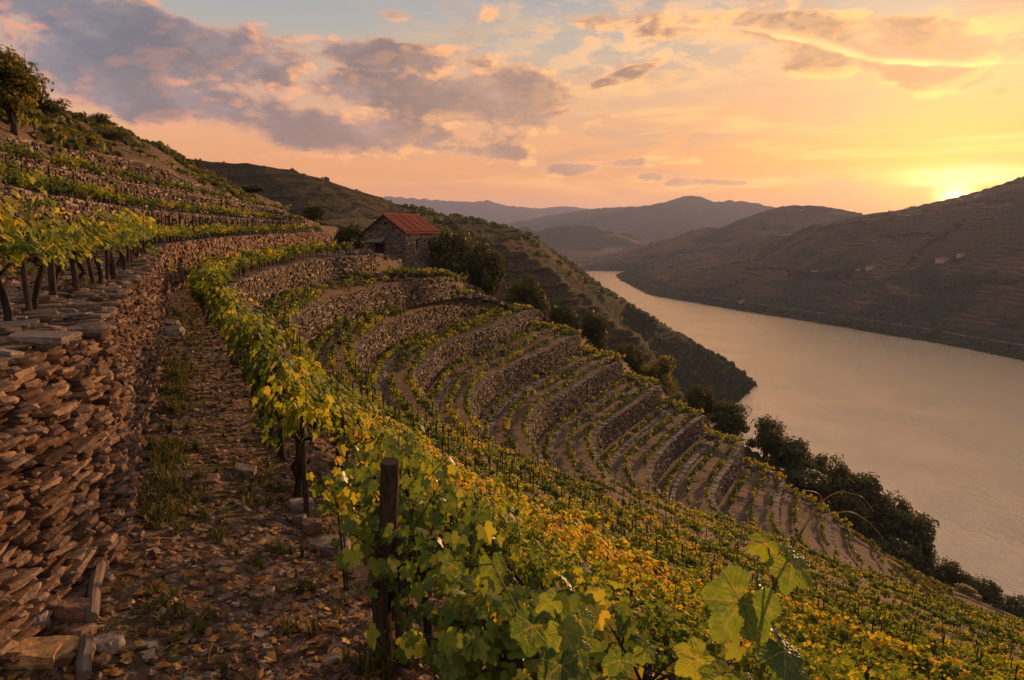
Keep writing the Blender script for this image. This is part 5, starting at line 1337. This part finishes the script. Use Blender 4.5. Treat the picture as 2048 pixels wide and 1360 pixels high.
def big_leaf(center, size, normal, tip, tone, name='leaf', fold=.18, cup=.25, parent=None, label=None):
    """a finely meshed five lobed leaf with raised veins; 'vein' holds the distance to the nearest vein"""
    nA, nR = 140, 26
    A = [0, 16, 33, 52, 70, 92, 112, 138, 158, 176]; Rr = [1.0, .86, .66, .90, .80, .62, .74, .70, .58, .10]
    an = np.linspace(-176, 176, nA); aa = np.abs(an); r = np.interp(aa, A, Rr); r = r * (1 + .085 * (((aa / 5.2) % 1) - .5) + .03 * np.sin(aa * .9)) * (1 + RNG.normal(0, .012, nA))
    rr_ = np.linspace(0.0, 1, nR)
    Rg, Ag = np.meshgrid(rr_, np.radians(an)); rad = Rg * r[:, None]
    x, y = np.sin(Ag) * rad, np.cos(Ag) * rad
    vein = np.full(x.shape, 1.0)
    for a in MAINV:
        ex, ey = math.sin(a), math.cos(a); al = x * ex + y * ey; pr = x * ey - y * ex
        vein = np.where(al > -.01, np.minimum(vein, np.abs(pr) * (1.0 + al * .8)), vein)
        for s_ in (-1, 1):     # side veins at an acute angle, evenly spaced
            w_ = (al - np.abs(pr) * .95); ph = np.abs(((w_ / .15 + .3 * s_) % 1) - .5) * .15
            okv = (pr * s_ > 0) & (np.abs(pr) < .36) & (al > .05)
            vein = np.where(okv, np.minimum(vein, .016 + (.075 - ph) * 0 + np.where(True, np.abs(.075 - (.075 - ph)) * 1.3, 0)), vein)
    z = -cup * (x * x + y * y) * .6 - fold * np.abs(x) + .05 * np.sin(Ag * 5) * rad + (fbm(x * 4 + 9, y * 4 + size * 70, 3, 2) - .5) * .16 + np.minimum(vein, .08) * .55
    nrm = Vector(normal).normalized(); ty_ = (Vector(tip) - nrm * Vector(tip).dot(nrm)).normalized(); tx_ = ty_.cross(nrm)
    V = np.array(center) + size * (x.ravel()[:, None] * np.array(tx_) + y.ravel()[:, None] * np.array(ty_) + z.ravel()[:, None] * np.array(nrm))
    ii = np.arange(nA * nR).reshape(nA, nR); Fq = np.stack([ii[:-1, :-1], ii[1:, :-1], ii[1:, 1:], ii[:-1, 1:]], -1).reshape(-1, 4)
    me_ = mesh_np(name, V, Fq, M['veined'], {'rnd': np.clip(tone + RNG.normal(0, .01, len(Fq)), 0, 1)}, smooth=True, pattrs={'vein': vein.ravel()})
    o = link(name, me_, parent)
    if label: o['label'] = label
    return o
def shoot(base, label, stems, leaves, tendrils=()):
    """base: ground point; everything given in world coordinates"""
    root = tag(link('grapevine', None, loc=(0, 0, 0)), label, 'grapevine', 'close foreground grapevines')
    t_ = MB()
    for pts, r0, r1 in stems: t_.tube(pts, np.linspace(r0, r1, len(pts)), 8, rough=.12)
    link('stem', t_.build('stem', M['stem']), root)
    for lf in leaves: big_leaf(*lf[:5], parent=root, **(lf[5] if len(lf) > 5 else {}))
    for pts, r0, r1 in tendrils:
        r0 *= .62; r1 *= .7
        q = np.linspace(0, len(pts) - 1, 24); c = pchip(pts, q); td = MB(); td.tube(c, np.linspace(r0, r1, 24), 6); link('tendril', td.build('tendril', M['tendril']), root, None)
    return root
def mk_stem(name, a, b):
    m, t = material(name); n = t.noise(pos(t), 60, 3, .5); finish(t, t.ramp(n, [(.3, a), (.7, b)]), .5, trans=.15); return m
M['stem'] = mk_stem('green_shoot', (.09, .075, .02), (.16, .12, .03)); M['tendril'] = mk_stem('tendril', (.20, .14, .03), (.36, .20, .05))
# vines crowding the bottom of the view
CV = [(775, 1080, 4.75, 150, 'green', 'leafy green grapevine climbing the thick foreground post', (.20, .10), 1.35), (850, 1200, 4.3, 230, 'green', 'leafy vine with a thick dark trunk right of the foreground post', (.30, .2), 1.18),
      (945, 1230, 3.7, 210, 'green', 'low green vine at the bottom centre of the view', (.30, .2), 1.12), (1030, 1270, 3.4, 200, 'green and yellow', 'yellowing green vine at the bottom just right of centre', (.3, .2), .98),
      (1190, 1300, 3.9, 150, 'green', 'slim vine on a dark post at lower right of centre', (.22, .16), 1.25), (800, 960, 6.2, 150, 'golden yellow', 'golden topped vine right behind the thick post', (.5, .2), 1.35),
      (1290, 1330, 3.5, 130, 'green and yellow', 'vine with yellow green leaves under the low right rows', (.3, .2), .85), (1740, 1340, 3.4, 170, 'golden yellow', 'golden green vine at the bottom right', (.4, .2), .72), (1880, 1370, 3.6, 150, 'golden yellow', 'golden vine low in the right corner', (.45, .2), .75)]
for u, v, d, n, tone, lab, spd, H_ in CV: close_vine(u, v, d, n, tone, lab, spd, H_)
# young thin vine standing free on the path side
hv = hit(690, 1180)
if hv:
    root = tag(link('young_grapevine', None, loc=hv), 'thin young grapevine with few leaves left of the thick post', 'grapevine')
    t_ = MB(); t_.tube([(0, 0, -.05), (-.01, 0, .35), (-.03, .0, .7), (-.02, 0, .95)], [.011, .009, .008, .004], 6, rough=.3); t_.tube([(.02, 0, -.05), (.01, 0, .5), (-.03, 0, .78)], [.008, .006, .004], 5); link('trunk', t_.build('trunk', M['bark']), root)
    mb = MB(); n = 34; Pn = np.column_stack([RNG.normal(0, .09, n), RNG.normal(0, .09, n), RNG.uniform(.68, 1.0, n)]); leaf_cloud(mb, Pn, .045 + .02 * RNG.random(n), RNG.normal(0, .5, (n, 3)) + [0, -.6, .5], np.clip(RNG.normal(.58, .16, n), 0, 1), 'hi'); link('foliage', mb.build('foliage', M['vinenear']), root)
# the shoot with big leaves and tendrils, close to the camera at lower right
def N3(x, y, z): return (x, y, z)
d0 = 1.12
base = D(1530, 1620, 1.2)
st1 = [D(1505, 2300, 1.30), D(1515, 1700, 1.2), D(1520, 1360, d0), D(1538, 1240, d0), D(1548, 1180, d0), D(1568, 1120, 1.13), D(1600, 1068, 1.14), D(1640, 1005, 1.16)]
st2 = [D(1548, 1180, d0), D(1543, 1130, 1.1), D(1536, 1095, 1.1)]
T1 = [D(1600, 1070, 1.14), D(1640, 1008, 1.15), D(1680, 984, 1.14), D(1720, 992, 1.12), D(1748, 1024, 1.1)]
T2 = [D(1620, 1050, 1.14), D(1660, 1030, 1.15), D(1700, 1024, 1.14), D(1738, 1045, 1.12), D(1767, 1078, 1.1)]
T3 = [D(1640, 1008, 1.15), D(1643, 996, 1.15), D(1632, 985, 1.15), D(1605, 980, 1.15)]
T4 = [D(1600, 1122, 1.1), D(1640, 1110, 1.08), D(1672, 1110, 1.06)]
T5 = [D(1618, 1160, 1.08), D(1660, 1168, 1.06), D(1700, 1165, 1.05)]
T6 = [D(1622, 1190, 1.08), D(1628, 1225, 1.06), D(1648, 1258, 1.05), D(1672, 1278, 1.05)]
LV = [(D(1484, 1204, 1.05), .083, (-.5, -1, .45), (-.55, .1, -1), .50, dict(fold=.55, cup=.10, label='large yellow green leaf facing the camera')),
      (D(1519, 1207, 1.07), .070, (.85, -.8, .25), (.42, .1, -1), .34, dict(fold=.25, cup=.2)),
      (D(1583, 1124, 1.08), .056, (.25, -.8, .75), (.45, .1, -.9), .50, dict(fold=.35, cup=.35)),
      (D(1530, 1085, 1.12), .034, (-.3, -.7, .6), (-.8, .1, -.5), .56, dict(fold=.5, cup=.4)),
      (D(1572, 1300, 1.05), .070, (.5, -.5, .8), (.35, -.2, -.8), .30, dict(fold=.3, cup=.4)),
      (D(1440, 1352, 1.08), .045, (-.2, -.6, .8), (-.9, -.2, -.5), .52, dict(fold=.4, cup=.3)),
      (D(1395, 1318, 1.25), .055, (-.2, -.8, .5), (-.8, 0, -.6), .60, dict(fold=.3, cup=.3)),
      (D(1500, 1380, 1.05), .05, (.1, -.5, .8), (.2, -.2, -.9), .55, dict(fold=.3, cup=.3))]
shoot(base, 'climbing vine shoot with big veined leaves and curling tendrils at lower right', [(st1, .0046, .0016), (st2, .0022, .0016)], LV, [(T1, .0022, .0008), (T2, .0022, .0008), (T3, .002, .0008), (T4, .0016, .0007), (T5, .0016, .0006), (T6, .0013, .0005)])
# second close plant, bottom centre, with large hanging leaves
LV2 = [(D(1066, 1252, 2.0), .095, (-.2, -1, .5), (-.1, 0, -1), .26, dict(fold=.25, cup=.2)), (D(1128, 1262, 1.95), .085, (.3, -1, .55), (.35, 0, -1), .52, dict(fold=.3, cup=.25)), (D(1162, 1240, 2.0), .075, (.5, -.9, .4), (.5, 0, -.9), .55, dict(fold=.3, cup=.2)),
       (D(1120, 1330, 1.9), .09, (0, -.9, .6), (0, 0, -1), .22, dict(fold=.25, cup=.2)), (D(1155, 1300, 1.95), .07, (.5, -.8, .5), (.5, 0, -1), .50, dict(fold=.25, cup=.2)), (D(1100, 1205, 2.05), .06, (-.4, -.8, .6), (-.7, 0, -.5), .55, dict(fold=.3, cup=.2)),
       (D(1240, 1322, 2.0), .07, (-.2, -.8, .6), (-.3, 0, -1), .42, dict(fold=.3, cup=.2)), (D(1290, 1300, 2.1), .055, (.3, -.8, .6), (.5, 0, -.8), .50, dict(fold=.3, cup=.2)), (D(905, 1130, 3.2), .085, (-.1, -1, .4), (0, 0, -1), .26, dict(fold=.25, cup=.2)), (D(985, 1128, 3.1), .09, (.1, -1, .4), (.2, 0, -1), .40, dict(fold=.3, cup=.25))]
shoot(base, 'grapevine with large overlapping leaves at the bottom centre right', [([D(1120, 1700, 2.2), D(1130, 1400, 2.0), D(1128, 1290, 2.0), D(1112, 1215, 2.05)], .008, .003), ([D(1130, 1400, 2.0), D(1230, 1345, 2.0), D(1290, 1300, 2.1)], .005, .002), ([D(1130, 1400, 2.0), D(1040, 1230, 2.6), D(985, 1128, 3.1), D(905, 1120, 3.2)], .006, .003)], LV2)
